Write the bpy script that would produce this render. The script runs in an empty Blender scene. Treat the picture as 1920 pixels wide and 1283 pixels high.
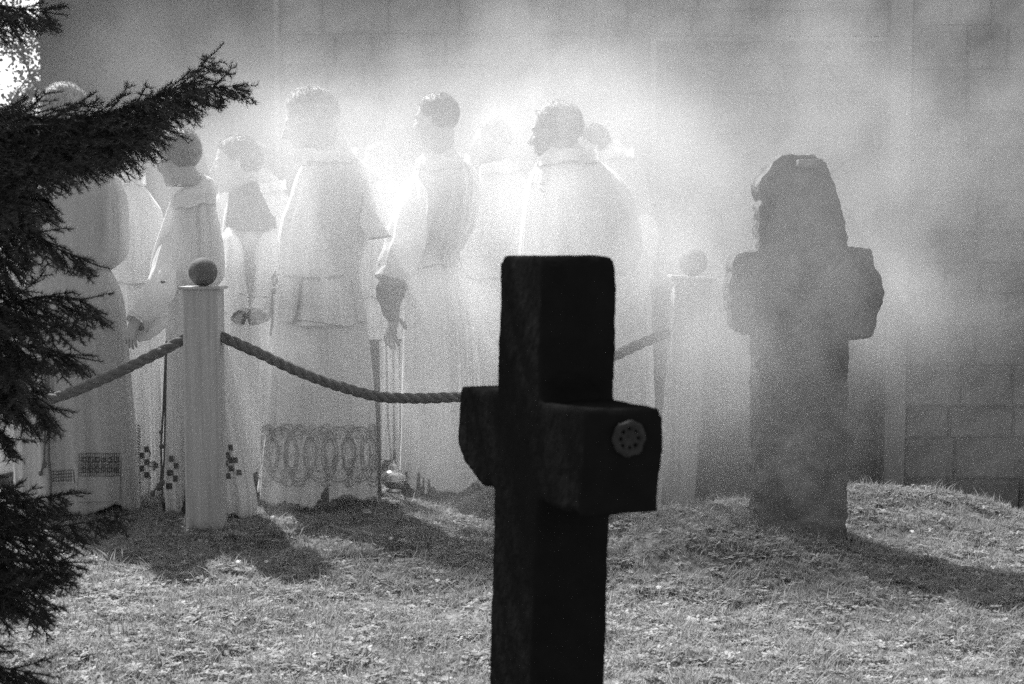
import bpy, bmesh, math, random
import numpy as np
from mathutils import Vector, Matrix, noise as mnoise, Euler
R = random.Random(7)
PI = math.pi
# ------------------------------------------------------------------ camera, sky, sun, exposure
sc = bpy.context.scene
col = sc.collection
F = 2667.0                                   # focal length in pixels of the 1920 px wide photograph
CAMZ = 1.14
TH = math.atan((641.5 - 460.0) / F)
cam_d = bpy.data.cameras.new('camera'); cam = bpy.data.objects.new('camera', cam_d); col.objects.link(cam)
cam.location = (0, 0, CAMZ); cam.rotation_euler = (PI / 2 - TH, 0, 0)
cam_d.sensor_width = 36; cam_d.lens = 36 * F / 1920; cam_d.clip_end = 1500; cam_d.clip_start = .05
cam_d.dof.use_dof = True; cam_d.dof.focus_distance = 5.6; cam_d.dof.aperture_fstop = 6.3
sc.camera = cam
SUN_EL, SUN_AZ = math.radians(51), math.radians(32)      # sun behind the group, a little to the left
w = bpy.data.worlds.new('World'); sc.world = w; w.use_nodes = True
nt = w.node_tree; bgn = nt.nodes['Background']
sky = nt.nodes.new('ShaderNodeTexSky'); sky.sky_type = 'NISHITA'; sky.sun_disc = False
sky.sun_elevation = SUN_EL; sky.sun_rotation = -SUN_AZ; sky.air_density = 1.0; sky.dust_density = 2.0
bw = nt.nodes.new('ShaderNodeRGBToBW')                    # black-and-white photograph
nt.links.new(sky.outputs[0], bw.inputs[0]); nt.links.new(bw.outputs[0], bgn.inputs[0]); bgn.inputs[1].default_value = 0.115
sd = bpy.data.lights.new('sun', 'SUN'); sd.energy = 5.0; sd.angle = math.radians(.5); sd.color = (1, 1, 1)
so = bpy.data.objects.new('sun', sd); col.objects.link(so)
to_sun = Vector((-math.sin(SUN_AZ) * math.cos(SUN_EL), math.cos(SUN_AZ) * math.cos(SUN_EL), math.sin(SUN_EL)))
so.rotation_euler = to_sun.to_track_quat('Z', 'Y').to_euler(); so.location = to_sun * 30
sc.view_settings.view_transform = 'Standard'; sc.view_settings.look = 'None'
sc.view_settings.exposure = 0.88; sc.view_settings.gamma = 1; sc.view_settings.use_curve_mapping = False
cy = sc.cycles
cy.volume_bounces = 4; cy.max_bounces = 7; cy.diffuse_bounces = 3; cy.transmission_bounces = 4; cy.volume_step_rate = 2.0
cy.use_denoising = False; cy.use_adaptive_sampling = False

# ------------------------------------------------------------------ projection helpers
CT, ST = math.cos(TH), math.sin(TH)
def at(px, py, Y):
    u = (px - 960) / F; v = (641.5 - py) / F
    d = Vector((u, CT + v * ST, -ST + v * CT))
    return Vector((0, 0, CAMZ)) + d * (Y / d.y)
def proj(p):
    q = Vector(p) - Vector((0, 0, CAMZ))
    f = q.y * CT - q.z * ST; u = q.y * ST + q.z * CT
    return 960 + F * q.x / f, 641.5 - F * u / f

# ------------------------------------------------------------------ materials
MATS = {}
def mat(name, base=.5, rough=.8, var=.25, scale=8, bump=.0, bscale=60, translucent=0, metal=0, spec=.3, coarse=None, stretch=(1, 1, 1), sheen=0):
    m = bpy.data.materials.new(name); m.use_nodes = True; n = m.node_tree.nodes; l = m.node_tree.links
    b = n['Principled BSDF']; b.inputs['Roughness'].default_value = rough; b.inputs['Metallic'].default_value = metal
    b.inputs['Specular IOR Level'].default_value = spec
    b.inputs['Sheen Weight'].default_value = sheen
    tc = n.new('ShaderNodeTexCoord'); mp = n.new('ShaderNodeMapping'); mp.inputs['Scale'].default_value = stretch
    l.new(tc.outputs['Object'], mp.inputs[0])
    no = n.new('ShaderNodeTexNoise'); no.inputs['Scale'].default_value = scale; no.inputs['Detail'].default_value = 6; no.inputs['Roughness'].default_value = .65
    l.new(mp.outputs[0], no.inputs['Vector'])
    mr = n.new('ShaderNodeMapRange'); mr.inputs['From Min'].default_value = .3; mr.inputs['From Max'].default_value = .7
    mr.inputs['To Min'].default_value = base * (1 - var); mr.inputs['To Max'].default_value = min(1, base * (1 + var))
    l.new(no.outputs[0], mr.inputs[0]); c = mr.outputs[0]
    if coarse:
        n2 = n.new('ShaderNodeTexNoise'); n2.inputs['Scale'].default_value = coarse; n2.inputs['Detail'].default_value = 3
        l.new(tc.outputs['Object'], n2.inputs['Vector'])
        m2 = n.new('ShaderNodeMapRange'); m2.inputs['From Min'].default_value = .35; m2.inputs['From Max'].default_value = .65
        m2.inputs['To Min'].default_value = .55; m2.inputs['To Max'].default_value = 1.25
        l.new(n2.outputs[0], m2.inputs[0]); mu = n.new('ShaderNodeMath'); mu.operation = 'MULTIPLY'
        l.new(c, mu.inputs[0]); l.new(m2.outputs[0], mu.inputs[1]); c = mu.outputs[0]
    l.new(c, b.inputs['Base Color'])
    if bump:
        n3 = n.new('ShaderNodeTexNoise'); n3.inputs['Scale'].default_value = bscale; n3.inputs['Detail'].default_value = 5
        l.new(mp.outputs[0], n3.inputs['Vector'])
        bm_ = n.new('ShaderNodeBump'); bm_.inputs['Strength'].default_value = bump; bm_.inputs['Distance'].default_value = .01
        l.new(n3.outputs[0], bm_.inputs['Height']); l.new(bm_.outputs[0], b.inputs['Normal'])
    if translucent:
        t = n.new('ShaderNodeBsdfTranslucent'); l.new(c, t.inputs[0])
        mx = n.new('ShaderNodeMixShader'); mx.inputs[0].default_value = translucent
        l.new(b.outputs[0], mx.inputs[1]); l.new(t.outputs[0], mx.inputs[2]); l.new(mx.outputs[0], n['Material Output'].inputs[0])
    MATS[name] = m; return m
LINEN = mat('white_linen', .86, .9, .05, 5, .25, 90, translucent=.22, stretch=(1, 1, .15), sheen=.3)
LINEN2 = mat('ivory_wool', .84, .95, .07, 4, .3, 140, translucent=.10, stretch=(1, 1, .2), sheen=.4)
WOOL = mat('shaded_white_wool', .46, .95, .07, 4, .3, 140, translucent=.06, stretch=(1, 1, .2), sheen=.4)  # white robe wool, darkened so its colour holds the shaded side
SURP = mat('thin_surplice_linen', .88, .9, .04, 5, .2, 90, translucent=.33, stretch=(1, 1, .12), sheen=.3)
DARKCLOTH = mat('dark_wool', .06, .95, .2, 12, .2, 120)
GREYCLOTH = mat('grey_lining_cloth', .12, .95, .12, 12, .2, 120)
CUFF_SHADE = mat('grey_cuff_shaded_sleeve', .34, .95, .1, 12, .2, 120)  # grey cuffs, and a sleeve with its shade put into the colour
EMB = mat('dark_embroidery_thread', .10, .8, .3, 90, .5, 300)
LACE = mat('grey_lace_thread', .3, .85, .15, 90, .5, 300)
WHITETHREAD = mat('white_thread', .85, .8, .05, 90)
SKIN = mat('skin', .38, .55, .12, 20, .1, 200, spec=.4)
HAIRD = mat('dark_hair', .15, .4, .3, 60, .4, 300, spec=.5, sheen=.3, translucent=.3)
HAIRL = mat('fair_hair', .50, .45, .25, 60, .4, 300, spec=.5, sheen=.4, translucent=.4)
HAIRG = mat('grey_hair', .65, .45, .25, 60, .4, 300, spec=.5, sheen=.4, translucent=.4)
EYE = mat('eye_white', .7, .2, .02, 10)
SHOE = mat('black_leather', .03, .35, .2, 20, spec=.5)
CORD = mat('dark_cord', .12, .9, .2, 80, .5, 200)
ROPE = mat('hemp_rope', .15, .95, .3, 60, .6, 160)
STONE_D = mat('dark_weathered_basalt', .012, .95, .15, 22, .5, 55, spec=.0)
STONE_L = mat('lichen_on_stone', .035, .95, .3, 60, .5, 120)
STONE_G = mat('grey_weathered_stone', .15, .95, .3, 16, .9, 45, coarse=4, spec=.2)
WALLST = mat('building_stone', .125, .95, .35, 14, .9, 45, coarse=3, spec=.2)
WALLST2 = mat('pale_dressed_stone', .18, .9, .15, 9, .5, 60, coarse=2, spec=.2)
MORTAR = mat('mortar', .125, .95, .25, 18, .6, 60)
PLASTER = mat('grey_render', .085, .95, .14, 5, .4, 30, coarse=1.3)
POSTW = mat('pale_painted_wood', .44, .85, .22, 55, .4, 50, stretch=(1, 1, .03))
POSTDK = mat('dark_wood', .09, .85, .3, 16, .4, 50, stretch=(1, 1, .05))
BALL = mat('dark_stone_ball', .12, .8, .2, 40, .3, 90)
METAL = mat('tarnished_silver', .55, .22, .15, 30, metal=1)
CHAINM = mat('blackened_chain', .14, .45, .2, 30, metal=.6)
BARK = mat('spruce_bark', .03, .95, .4, 40, .8, 80)
NEEDLE = mat('spruce_needles', .032, .25, .35, 12, spec=.5)
LEAFM = mat('far_leaves', .10, .7, .3, 5, translucent=.3)
GRASS = mat('grass_blades', .40, .6, .5, 30, translucent=.42, coarse=7, spec=.15)
DRYG = mat('dry_grass', .32, .8, .3, 9, translucent=.25)
DAISY = mat('white_petals', .8, .7, .05, 9, translucent=.2)
DEADLEAF = mat('dry_leaf', .38, .7, .2, 40, translucent=.25)
SOIL = mat('turf_soil', .17, .95, .5, 26, .9, 70, coarse=2.2)

# ------------------------------------------------------------------ object helpers
def mesh_obj(name, verts, faces, m=None, parent=None, smooth=True):
    me = bpy.data.meshes.new(name); me.from_pydata([tuple(v) for v in verts], [], faces); me.update()
    if smooth: me.polygons.foreach_set('use_smooth', [True] * len(me.polygons))
    if m: me.materials.append(m)
    o = bpy.data.objects.new(name, me); col.objects.link(o)
    if parent: o.parent = parent; o.matrix_parent_inverse = parent.matrix_world.inverted()
    return o
def empty(name, loc):
    o = bpy.data.objects.new(name, None); col.objects.link(o); o.location = loc
    o.matrix_world = Matrix.Translation(loc); o.empty_display_size = .1
    return o
def tag(o, label=None, cat=None, group=None, kind=None):
    if label: o['label'] = label
    if cat: o['category'] = cat
    if group: o['group'] = group
    if kind: o['kind'] = kind
    return o
class MB:
    def __init__(s): s.v = []; s.f = []
    def add(s, v, f):
        b = len(s.v); s.v += [Vector(x) for x in v]; s.f += [tuple(i + b for i in q) for q in f]
    def build(s, name, m, parent=None, smooth=True): return mesh_obj(name, s.v, s.f, m, parent, smooth)
    def tube(s, pts, r, n=8, caps=True):
        pts = [Vector(p) for p in pts]; k = len(pts)
        rs = r if isinstance(r, (list, tuple)) else [r] * k
        ref = None; v = []
        for i, p in enumerate(pts):
            t = (pts[min(i + 1, k - 1)] - pts[max(i - 1, 0)]); t = t.normalized() if t.length > 1e-9 else Vector((0, 0, 1))
            if ref is None: ref = t.orthogonal().normalized()
            ref = (ref - t * ref.dot(t)); ref = ref.normalized() if ref.length > 1e-6 else t.orthogonal().normalized()
            b = t.cross(ref)
            for j in range(n):
                a = 2 * PI * j / n; v.append(p + (ref * math.cos(a) + b * math.sin(a)) * rs[i])
        f = [(i * n + j, i * n + (j + 1) % n, (i + 1) * n + (j + 1) % n, (i + 1) * n + j) for i in range(k - 1) for j in range(n)]
        if caps: f += [tuple(range(n))[::-1], tuple(range((k - 1) * n, k * n))]
        s.add(v, f)
    def ell(s, c, r, rot=None, nu=20, nv=12):
        c = Vector(c); v = []
        for i in range(nv + 1):
            ph = PI * i / nv
            for j in range(nu):
                a = 2 * PI * j / nu; q = Vector((r[0] * math.sin(ph) * math.cos(a), r[1] * math.sin(ph) * math.sin(a), r[2] * math.cos(ph)))
                if rot: q = rot @ q
                v.append(c + q)
        f = [(i * nu + j, (i + 1) * nu + j, (i + 1) * nu + (j + 1) % nu, i * nu + (j + 1) % nu) for i in range(nv) for j in range(nu)]
        s.add(v, f)
    def capsule(s, a, b, ra, rb):
        a = Vector(a); b = Vector(b); k = max(2, int((b - a).length / .02)); t = (b - a).normalized()
        pts = [a + (b - a) * i / k for i in range(k + 1)]; rs = [ra + (rb - ra) * i / k for i in range(k + 1)]
        pts = [a - t * ra * .9, a - t * ra * .6] + pts + [b + t * rb * .6, b + t * rb * .9]; rs = [ra * .3, ra * .75] + rs + [rb * .75, rb * .3]
        s.tube(pts, rs, 12)
    def box(s, c, sz, rot=None):
        c = Vector(c); v = []
        for x in (-.5, .5):
            for y in (-.5, .5):
                for z in (-.5, .5):
                    q = Vector((x * sz[0], y * sz[1], z * sz[2]));
                    if rot: q = rot @ q
                    v.append(c + q)
        s.add(v, [(0, 1, 3, 2), (4, 6, 7, 5), (0, 4, 5, 1), (2, 3, 7, 6), (0, 2, 6, 4), (1, 5, 7, 3)])
    def prism(s, poly, a, b):          # poly: list of points, extruded from +a to +b (vectors)
        k = len(poly); v = [Vector(p) + a for p in poly] + [Vector(p) + b for p in poly]
        s.add(v, [tuple(range(k))[::-1], tuple(range(k, 2 * k))] + [(i, (i + 1) % k, k + (i + 1) % k, k + i) for i in range(k)])
def remeshed(mb, voxel, smooth_it=0):
    """union of overlapping closed shapes as one continuous skin -> (verts array, faces list)"""
    o = mb.build('skin_source', None, None)
    bm = bmesh.new(); bm.from_mesh(o.data); bmesh.ops.recalc_face_normals(bm, faces=bm.faces); bm.to_mesh(o.data); bm.free()
    md = o.modifiers.new('r', 'REMESH'); md.mode = 'VOXEL'; md.voxel_size = voxel
    if smooth_it:
        sm = o.modifiers.new('s', 'SMOOTH'); sm.iterations = smooth_it; sm.factor = .5
    dg = bpy.context.evaluated_depsgraph_get(); ev = o.evaluated_get(dg); me = bpy.data.meshes.new_from_object(ev)
    v = np.empty(len(me.vertices) * 3); me.vertices.foreach_get('co', v); v = v.reshape(-1, 3)
    nn = np.empty(len(me.vertices) * 3); me.vertices.foreach_get('normal', nn); nn = nn.reshape(-1, 3)
    f = [tuple(p.vertices) for p in me.polygons]
    old = o.data; bpy.data.objects.remove(o); bpy.data.meshes.remove(old); bpy.data.meshes.remove(me)
    return v, nn, f

# ------------------------------------------------------------------ ground
def sst(a, b, x):
    t = min(1, max(0, (x - a) / (b - a))); return t * t * (3 - 2 * t)
def gz(x, y):
    z = .125 * math.exp(-((x - 1.65) / .62) ** 2 - ((y - 6.05) / .42) ** 2) + .03 * math.exp(-((x - .9) / .5) ** 2 - ((y - 5.7) / .6) ** 2)
    z += .03 * math.exp(-((x + 1.2) / .35) ** 2 - ((y - 5.45) / .3) ** 2)
    k = sst(.5, .95, x)
    z -= k * 1.1 * sst(5.9, 7.3, y)
    z += .125 * math.exp(-((x - .62) / .40) ** 2 - ((y - 5.2) / .36) ** 2)
    z -= .10 * sst(1.7, 2.6, x) * sst(3.5, 5, y)
    z -= (1 - k) * .35 * sst(7.2, 9, y)
    fade = sst(0, 1.5, y) * (1 - sst(9, 14, y))
    z += fade * (.018 * mnoise.noise(Vector((x * 1.3, y * 1.3, 3))) + .020 * mnoise.noise(Vector((x * 4, y * 4, 7))) + .012 * mnoise.noise(Vector((x * 11, y * 11, 1))) + .006 * mnoise.noise(Vector((x * 27, y * 27, 5))))
    return z
def graded(lo, hi, step, far):
    a = list(np.arange(lo, hi + 1e-6, step)); o = []; s = step; x = hi
    while x < far: s *= 1.35; x += s; o.append(x)
    p = []; s = step; x = lo
    while x > -far: s *= 1.35; x -= s; p.append(x)
    return p[::-1] + a + o
xs = graded(-3.5, 4.5, .035, 600); ys = graded(2.2, 9.5, .035, 600)
V = [(x, y, gz(x, y)) for y in ys for x in xs]; nx = len(xs)
Fc = [(j * nx + i, j * nx + i + 1, (j + 1) * nx + i + 1, (j + 1) * nx + i) for j in range(len(ys) - 1) for i in range(nx - 1)]
tag(mesh_obj('ground', V, Fc, SOIL), kind='structure')

# ------------------------------------------------------------------ church building wall behind the group
WY = 10.2
def wx(px): return at(px, 460, WY).x
bld = empty('stone_building', (wx(83) + 4, WY, 0))
tag(bld, 'weathered stone church building wall standing behind the robed group', 'building')
XL, XR, HT = wx(83), 8.0, 3.3
nx0, nx1 = wx(1227), wx(1660); nz1 = at(1400, 78, WY).z
m = MB()
def slab(x0, x1, y0, y1, z0, z1): m.box(((x0 + x1) / 2, (y0 + y1) / 2, (z0 + z1) / 2), (x1 - x0, y1 - y0, z1 - z0))
slab(XL, wx(524), WY, WY + .5, -1.4, HT)
m.build('rendered_wall', PLASTER, bld, False); m = MB()
slab(wx(524), nx0, WY + .03, WY + .5, -1.4, HT); slab(nx1, XR, WY + .03, WY + .5, -1.4, HT)
slab(nx0, nx1, WY + .03, WY + .5, nz1, HT); slab(nx0, nx1, WY + .22, WY + .5, -1.4, nz1)
m.build('mortar_wall', MORTAR, bld, False); m = MB()
slab(XL, XL + .5, WY + .5, WY + 7, -1.4, HT); slab(XR - .5, XR, WY + .5, WY + 7, -1.4, HT); slab(XL + .5, XR - .5, WY + 6.5, WY + 7, -1.4, HT)
m.build('side_wall', PLASTER, bld, False); m = MB()
slab(XL - .08, XR + .08, WY - .08, WY + 7.08, HT, HT + .12); m.build('roof', WALLST2, bld, False)
m = MB(); slab(wx(1661), wx(1699), WY - .06, WY + .03, -1.3, HT); m.build('pilaster', WALLST2, bld, False)
m = MB(); slab(nx0 - .035, nx0 + .0, WY - .03, WY + .03, -1.3, nz1); m.build('niche_jamb', WALLST2, bld, False)
m = MB(); slab(nx0 - .035, nx1 - .005, WY - .02, WY + .028, nz1, nz1 + .03); m.build('niche_lintel', WALLST, bld, False)
m = MB(); p = Vector((wx(525), WY - .05, 0)); m.tube([p + Vector((0, 0, z)) for z in np.linspace(-.4, HT - .02, 14)], .02, 10); m.build('downpipe', WALLST2, bld)
p = at(1526, 228, WY + .2); m = MB(); m.box(p, (.07, .03, .16)); m.build('wall_plate', WALLST2, bld, False)
def stone_mesh(w_, h_, d_, seed):
    bm = bmesh.new(); bmesh.ops.create_cube(bm, size=1)
    for v in bm.verts: v.co = Vector((v.co.x * w_, v.co.y * d_, v.co.z * h_))
    fr = [e for e in bm.edges if all(v.co.y < 0 for v in e.verts)]
    bmesh.ops.bevel(bm, geom=fr, offset=.014, segments=2, affect='EDGES')
    for v in bm.verts:
        q = mnoise.noise_vector(v.co * 7 + Vector((seed * 3.1, 0, 0))) * .014; v.co += Vector((q.x, q.y, q.z))
    me = bpy.data.meshes.new('stone'); bm.to_mesh(me); bm.free(); me.materials.append(WALLST); return me
def courses(x0, x1, z0, z1, y, hmean):
    z = z0; n = 0
    while z < z1 - .05:
        h = min(hmean * R.uniform(.82, 1.25), z1 - z); x = x0
        if z1 - z - h < .08: h = z1 - z
        while x < x1 - .02:
            w_ = R.uniform(.24, .52);
            if x1 - x - w_ < .14: w_ = x1 - x
            g = .007; n += 1
            me = stone_mesh(w_ - g, h - g, .06, R.random() * 50)
            o = bpy.data.objects.new('stone', me); col.objects.link(o); o.parent = bld; o.matrix_parent_inverse = bld.matrix_world.inverted()
            o.location = (x + w_ / 2, y + .03 - R.uniform(0, .018), z + h / 2); o.rotation_euler = (R.uniform(-.02, .02), 0, R.uniform(-.02, .02))
            x += w_
        z += h
    return n
ns = courses(wx(530), nx0 - .04, -.3, 3.2, WY, .215) + courses(nx0 + .01, nx1 - .01, -.3, nz1 - .01, WY + .2, .22)
ns += courses(wx(1701), wx(1960), -.85, 3.2, WY, .25) + courses(nx0, nx1, nz1 + .035, 3.2, WY, .2)

# ------------------------------------------------------------------ stone crosses
def displaced(v, nn, amp, sc_, seed, chips=0):
    out = []
    for p, q in zip(v, nn):
        P = Vector(p); o = Vector((seed, seed * .7, 0))
        d = amp * (mnoise.fractal(P * sc_ + o, 1, 2, 4)) + amp * .5 * mnoise.noise(P * sc_ * 6 + o)
        if chips:
            c = mnoise.noise(P * sc_ * .9 + o * 2)
            if c > .35: d -= (c - .35) * chips
        out.append(P + Vector(q) * d)
    return out
# distant cross on the mound
CY = 5.38
base = empty('stone_cross', (at(1505, 1000, CY).x, CY, gz(at(1505, 1000, CY).x, CY)))
tag(base, 'grey weathered stone cross with stubby crumbling arms on the grassy mound', 'stone cross')
out = [(1419, 1075), (1421, 1015), (1421, 830), (1421, 634), (1412, 628), (1390, 625), (1381, 619), (1376, 602), (1371, 584), (1368, 555), (1368, 535), (1372, 515), (1374, 497), (1381, 477),
       (1402, 473), (1422, 470), (1425, 447), (1424, 385), (1429, 375), (1423, 362), (1421, 347), (1427, 332), (1443, 316), (1452, 300), (1462, 293), (1477, 289), (1527, 290), (1540, 297), (1549, 307),
       (1561, 329), (1574, 372), (1583, 410), (1590, 441), (1592, 465), (1633, 467), (1639, 485), (1643, 503), (1656, 530), (1658, 545), (1654, 572), (1646, 590), (1643, 609), (1638, 633), (1620, 637), (1592, 638),
       (1590, 700), (1590, 803), (1600, 813), (1604, 825), (1603, 840), (1590, 859), (1590, 946), (1587, 1002), (1587, 1075)]
m = MB(); m.prism([at(x, y, CY - .09) for x, y in out], Vector((0, 0, 0)), Vector((0, .18, 0)))
v, nn, f = remeshed(m, .0075, 0)
v = displaced(v, nn, .0075, 22, 3, .03)
o = mesh_obj('cross_stone', v, f, STONE_G, base)
m = MB(); q = at(1524, 310, CY - .03); m.box(q + Vector((-.035, -.07, 0)), (.085, .10, .03)); vv, n2, ff = remeshed(m, .006, 1)
mesh_obj('ledge', displaced(vv, n2, .004, 20, 5), ff, STONE_G, base)
# near cross, dark against the light
a0 = Vector((.213, -.62, 0)).normalized(); n0 = Vector((a0.y, -a0.x, 0))   # arm axis, and the face normal
CC = Vector((.074, 2.61, 0))
tilt = math.tan(math.radians(1.5))
zt = at(1046, 480, 2.61).z
def L(s, z, t=0): return CC + a0 * s + n0 * t + Vector(((z - .8) * tilt, 0, z))
zn_t, zn_b = at(1150, 768, 2.30).z, at(1150, 968, 2.30).z
zf_t, zf_b = at(870, 724, 2.92).z, at(870, 884, 2.92).z
def dents(vs, lst):
    out = []
    for p in vs:
        for c, r, d in lst:
            q = (p - c).length / r
            if q < 1: p = p + d * (1 - q * q) ** 1.5
        out.append(p)
    return out
m = MB(); W2 = .119; T2 = .071
m.prism([L(-W2 - .006, -.35), L(-W2, .5), L(-W2 + .004, zt - .02), L(-W2 + .02, zt), L(W2 - .02, zt), L(W2, zt - .02), L(W2 + .001, .5), L(W2 + .001, -.35)], n0 * -T2, n0 * T2)
m.prism([L(-.365, zf_t - .012), L(-.355, zf_t), L(0, (zf_t + zn_t) / 2), L(.318, zn_t), L(.33, zn_t - .014), L(.333, (zn_t + zn_b) / 2), L(.322, zn_b + .03), L(.325, zn_b), L(0, (zf_b + zn_b) / 2), L(-.20, zf_b - .006), L(-.32, zf_b + .022), L(-.365, zf_b + .05)], n0 * -T2 * .98, n0 * T2 * .98)
v, nn, f = remeshed(m, .0065, 3)
v = displaced(v, nn, .0018, 18, 11, .008)
cn = lambda px, py, Y: at(px, py, Y)
v = dents(v, [(cn(1156, 712, 2.62), .055, Vector((-.011, 0, 0))), (cn(940, 482, 2.62), .03, Vector((.012, 0, -.010))), (cn(1000, 480, 2.60), .022, Vector((0, 0, -.010))), (cn(1158, 482, 2.6), .022, Vector((-.006, 0, -.006))),
  (cn(1238, 905, 2.30), .03, Vector((-.009, 0, 0))), (cn(1240, 772, 2.30), .02, Vector((-.006, 0, -.006))), (cn(856, 725, 2.92), .02, Vector((.004, 0, .004))), (cn(1080, 968, 2.31), .03, Vector((0, 0, .006)))])
nc = empty('stone_cross', (CC.x, CC.y, gz(CC.x, CC.y))); tag(nc, 'near black stone cross seen angled with a carved rosette on its arm end', 'stone cross')
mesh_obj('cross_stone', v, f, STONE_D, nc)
rc = L(.338, at(1180, 823, 2.30).z, 0); rc = Vector((at(1181, 823, rc.y).x, rc.y, at(1180, 823, rc.y).z))
m = MB(); u0 = n0 if n0.x > 0 else -n0
def ringpts(r, wob=0, k=40): return [rc + u0 * r * (1 + wob * math.cos(8 * 2 * PI * i / k)) * math.cos(2 * PI * i / k) + Vector((0, 0, r * (1 + wob * math.cos(8 * 2 * PI * i / k)) * math.sin(2 * PI * i / k))) for i in range(k + 1)]
sink = a0 * -.0035
m.tube([p + sink for p in ringpts(.0235, .04)], .0062, 8, False)
def worn(m, vx, seed):
    vv, n2, ff = remeshed(m, vx, 2); return displaced(vv, n2, .0022, 90, seed), ff
vv, ff = worn(m, .0016, 3); mesh_obj('rosette_ring', vv, ff, STONE_L, nc)
m = MB(); m.tube([p + sink for p in ringpts(.0095)], .0038, 8, False)
for k in range(8):
    a = 2 * PI * k / 8 + .4; c = rc + sink + u0 * .0165 * math.cos(a) + Vector((0, 0, .0165 * math.sin(a))); m.ell(c, (.004, .004, .0042), None, 8, 6)
m.ell(rc + sink, (.0055, .005, .0055), None, 10, 6); vv, ff = worn(m, .0016, 8); mesh_obj('rosette_petals', vv, ff, STONE_L, nc)

# ------------------------------------------------------------------ posts, balls and ropes
def rect_post(name, label, bpx, tpx, Y, wtop, wbot, capw, ytop, mtl, ball=True, group='posts carrying the barrier rope'):
    T = at(tpx, ytop, Y); B = Vector((at(bpx, 985, Y).x, Y, 0)); B.z = gz(B.x, Y)
    r = empty(name, B); tag(r, label, 'post', group)
    m = MB(); B2 = B - Vector((0, 0, .25)); n = 14; v = []; s = F / Y
    for i in range(n + 1):
        t = i / n; c = B2.lerp(T, t); hw = (wbot + (wtop - wbot) * t) / 2 / s; hd = hw * .9; ch = hw * .10
        for dx, dy in ((-hw + ch, -hd), (hw - ch, -hd), (hw, -hd + ch), (hw, hd - ch), (hw - ch, hd), (-hw + ch, hd), (-hw, hd - ch), (-hw, -hd + ch)):
            v.append(c + Vector((dx + .0012 * mnoise.noise(Vector((dx * 40, dy * 40, c.z * 6))), dy, 0)))
    f = [(i * 8 + j, i * 8 + (j + 1) % 8, (i + 1) * 8 + (j + 1) % 8, (i + 1) * 8 + j) for i in range(n) for j in range(8)]
    m.add(v, f + [tuple(range(n * 8, n * 8 + 8))]); m.build('post_shaft', mtl, r, False)
    ax = (T - B2).normalized(); rot = ax.to_track_quat('Z', 'Y').to_matrix()
    m = MB(); cw = capw / s; m.box(T + ax * .007, (cw, cw * .95, .011), ax.rotation_difference(Vector((0, 0, 1))).to_matrix().inverted()); cp = m.build('cap_plate', POSTW if mtl is POSTW else mtl, r, False)
    bv = cp.modifiers.new('b', 'BEVEL'); bv.width = .002; bv.segments = 2
    if ball:
        rr = 27 / s; m = MB(); m.ell(T + ax * (.012 + rr), (rr, rr, rr), None, 40, 24); m.build('ball_finial', BALL, r)
    return T, B
PY = 5.5
T1, B1 = rect_post('rope_post', 'pale square wooden post topped by a dark ball on a thin plate', 387, 381, PY, 66, 66, 78, 543, POSTW)
T2_, B2_ = rect_post('rope_post', 'leaning pale post with flat plate beside the grey stone cross', 1256, 1297, 5.72, 66, 66, 84, 524, POSTW)
T3, B3 = rect_post('rope_post', 'thin dark post between the lace hem robe and the censer', 706, 700, 6.42, 21, 21, 28, 641, POSTDK, False)
T0, B0 = rect_post('rope_post', 'pale rope post beyond the picture edge under the spruce', -330, -330, PY, 66, 66, 78, 543, POSTW)
def rope(name, label, pts, rad=.0155):
    P = [Vector(p) for p in pts]; r = empty(name, P[0]); tag(r, label, 'rope', 'barrier ropes')
    Q = []; L_ = [0]
    n = 40 * (len(P) - 1)
    def cr(i, t):
        p0, p1, p2, p3 = P[max(i - 1, 0)], P[i], P[i + 1], P[min(i + 2, len(P) - 1)]
        return .5 * ((2 * p1) + (p2 - p0) * t + (2 * p0 - 5 * p1 + 4 * p2 - p3) * t * t + (3 * p1 - p0 - 3 * p2 + p3) * t ** 3)
    for i in range(len(P) - 1):
        for k in range(40): Q.append(cr(i, k / 40))
    Q.append(P[-1])
    s = 0; S = [0]
    for a, b in zip(Q, Q[1:]): s += (b - a).length; S.append(s)
    for k in range(3):
        m = MB(); pp = []; rs = []
        for i, q in enumerate(Q):
            t = (Q[min(i + 1, len(Q) - 1)] - Q[max(i - 1, 0)]).normalized(); u = t.cross(Vector((0, 1, 0))).normalized(); v_ = t.cross(u)
            a = 2 * PI * (S[i] / .135) + 2 * PI * k / 3; pp.append(q + (u * math.cos(a) + v_ * math.sin(a)) * rad * .62); rs.append(rad * .82)
        m.tube(pp, rs, 8); m.build('strand', ROPE, r)
def A(*q): return at(*q)
rope('barrier_rope', 'thick twisted rope sagging from the ball post toward the spruce', [Vector((T0.x, PY, .98)), A(-120, 735, PY), A(-10, 757, PY), A(95, 748, PY), A(200, 708, PY), A(290, 665, PY), A(352, 632, PY), A(380, 622, PY)])
rope('barrier_rope', 'thick twisted rope sagging from the ball post behind the dark cross', [A(380, 622, PY), A(420, 634, PY), A(480, 660, PY), A(580, 705, 5.55), A(690, 740, 5.6), A(760, 747, 5.6), A(850, 745, 5.62), A(960, 736, 5.66), A(1100, 690, 5.7), A(1190, 650, 5.72), A(1255, 622, 5.72)])

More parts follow.
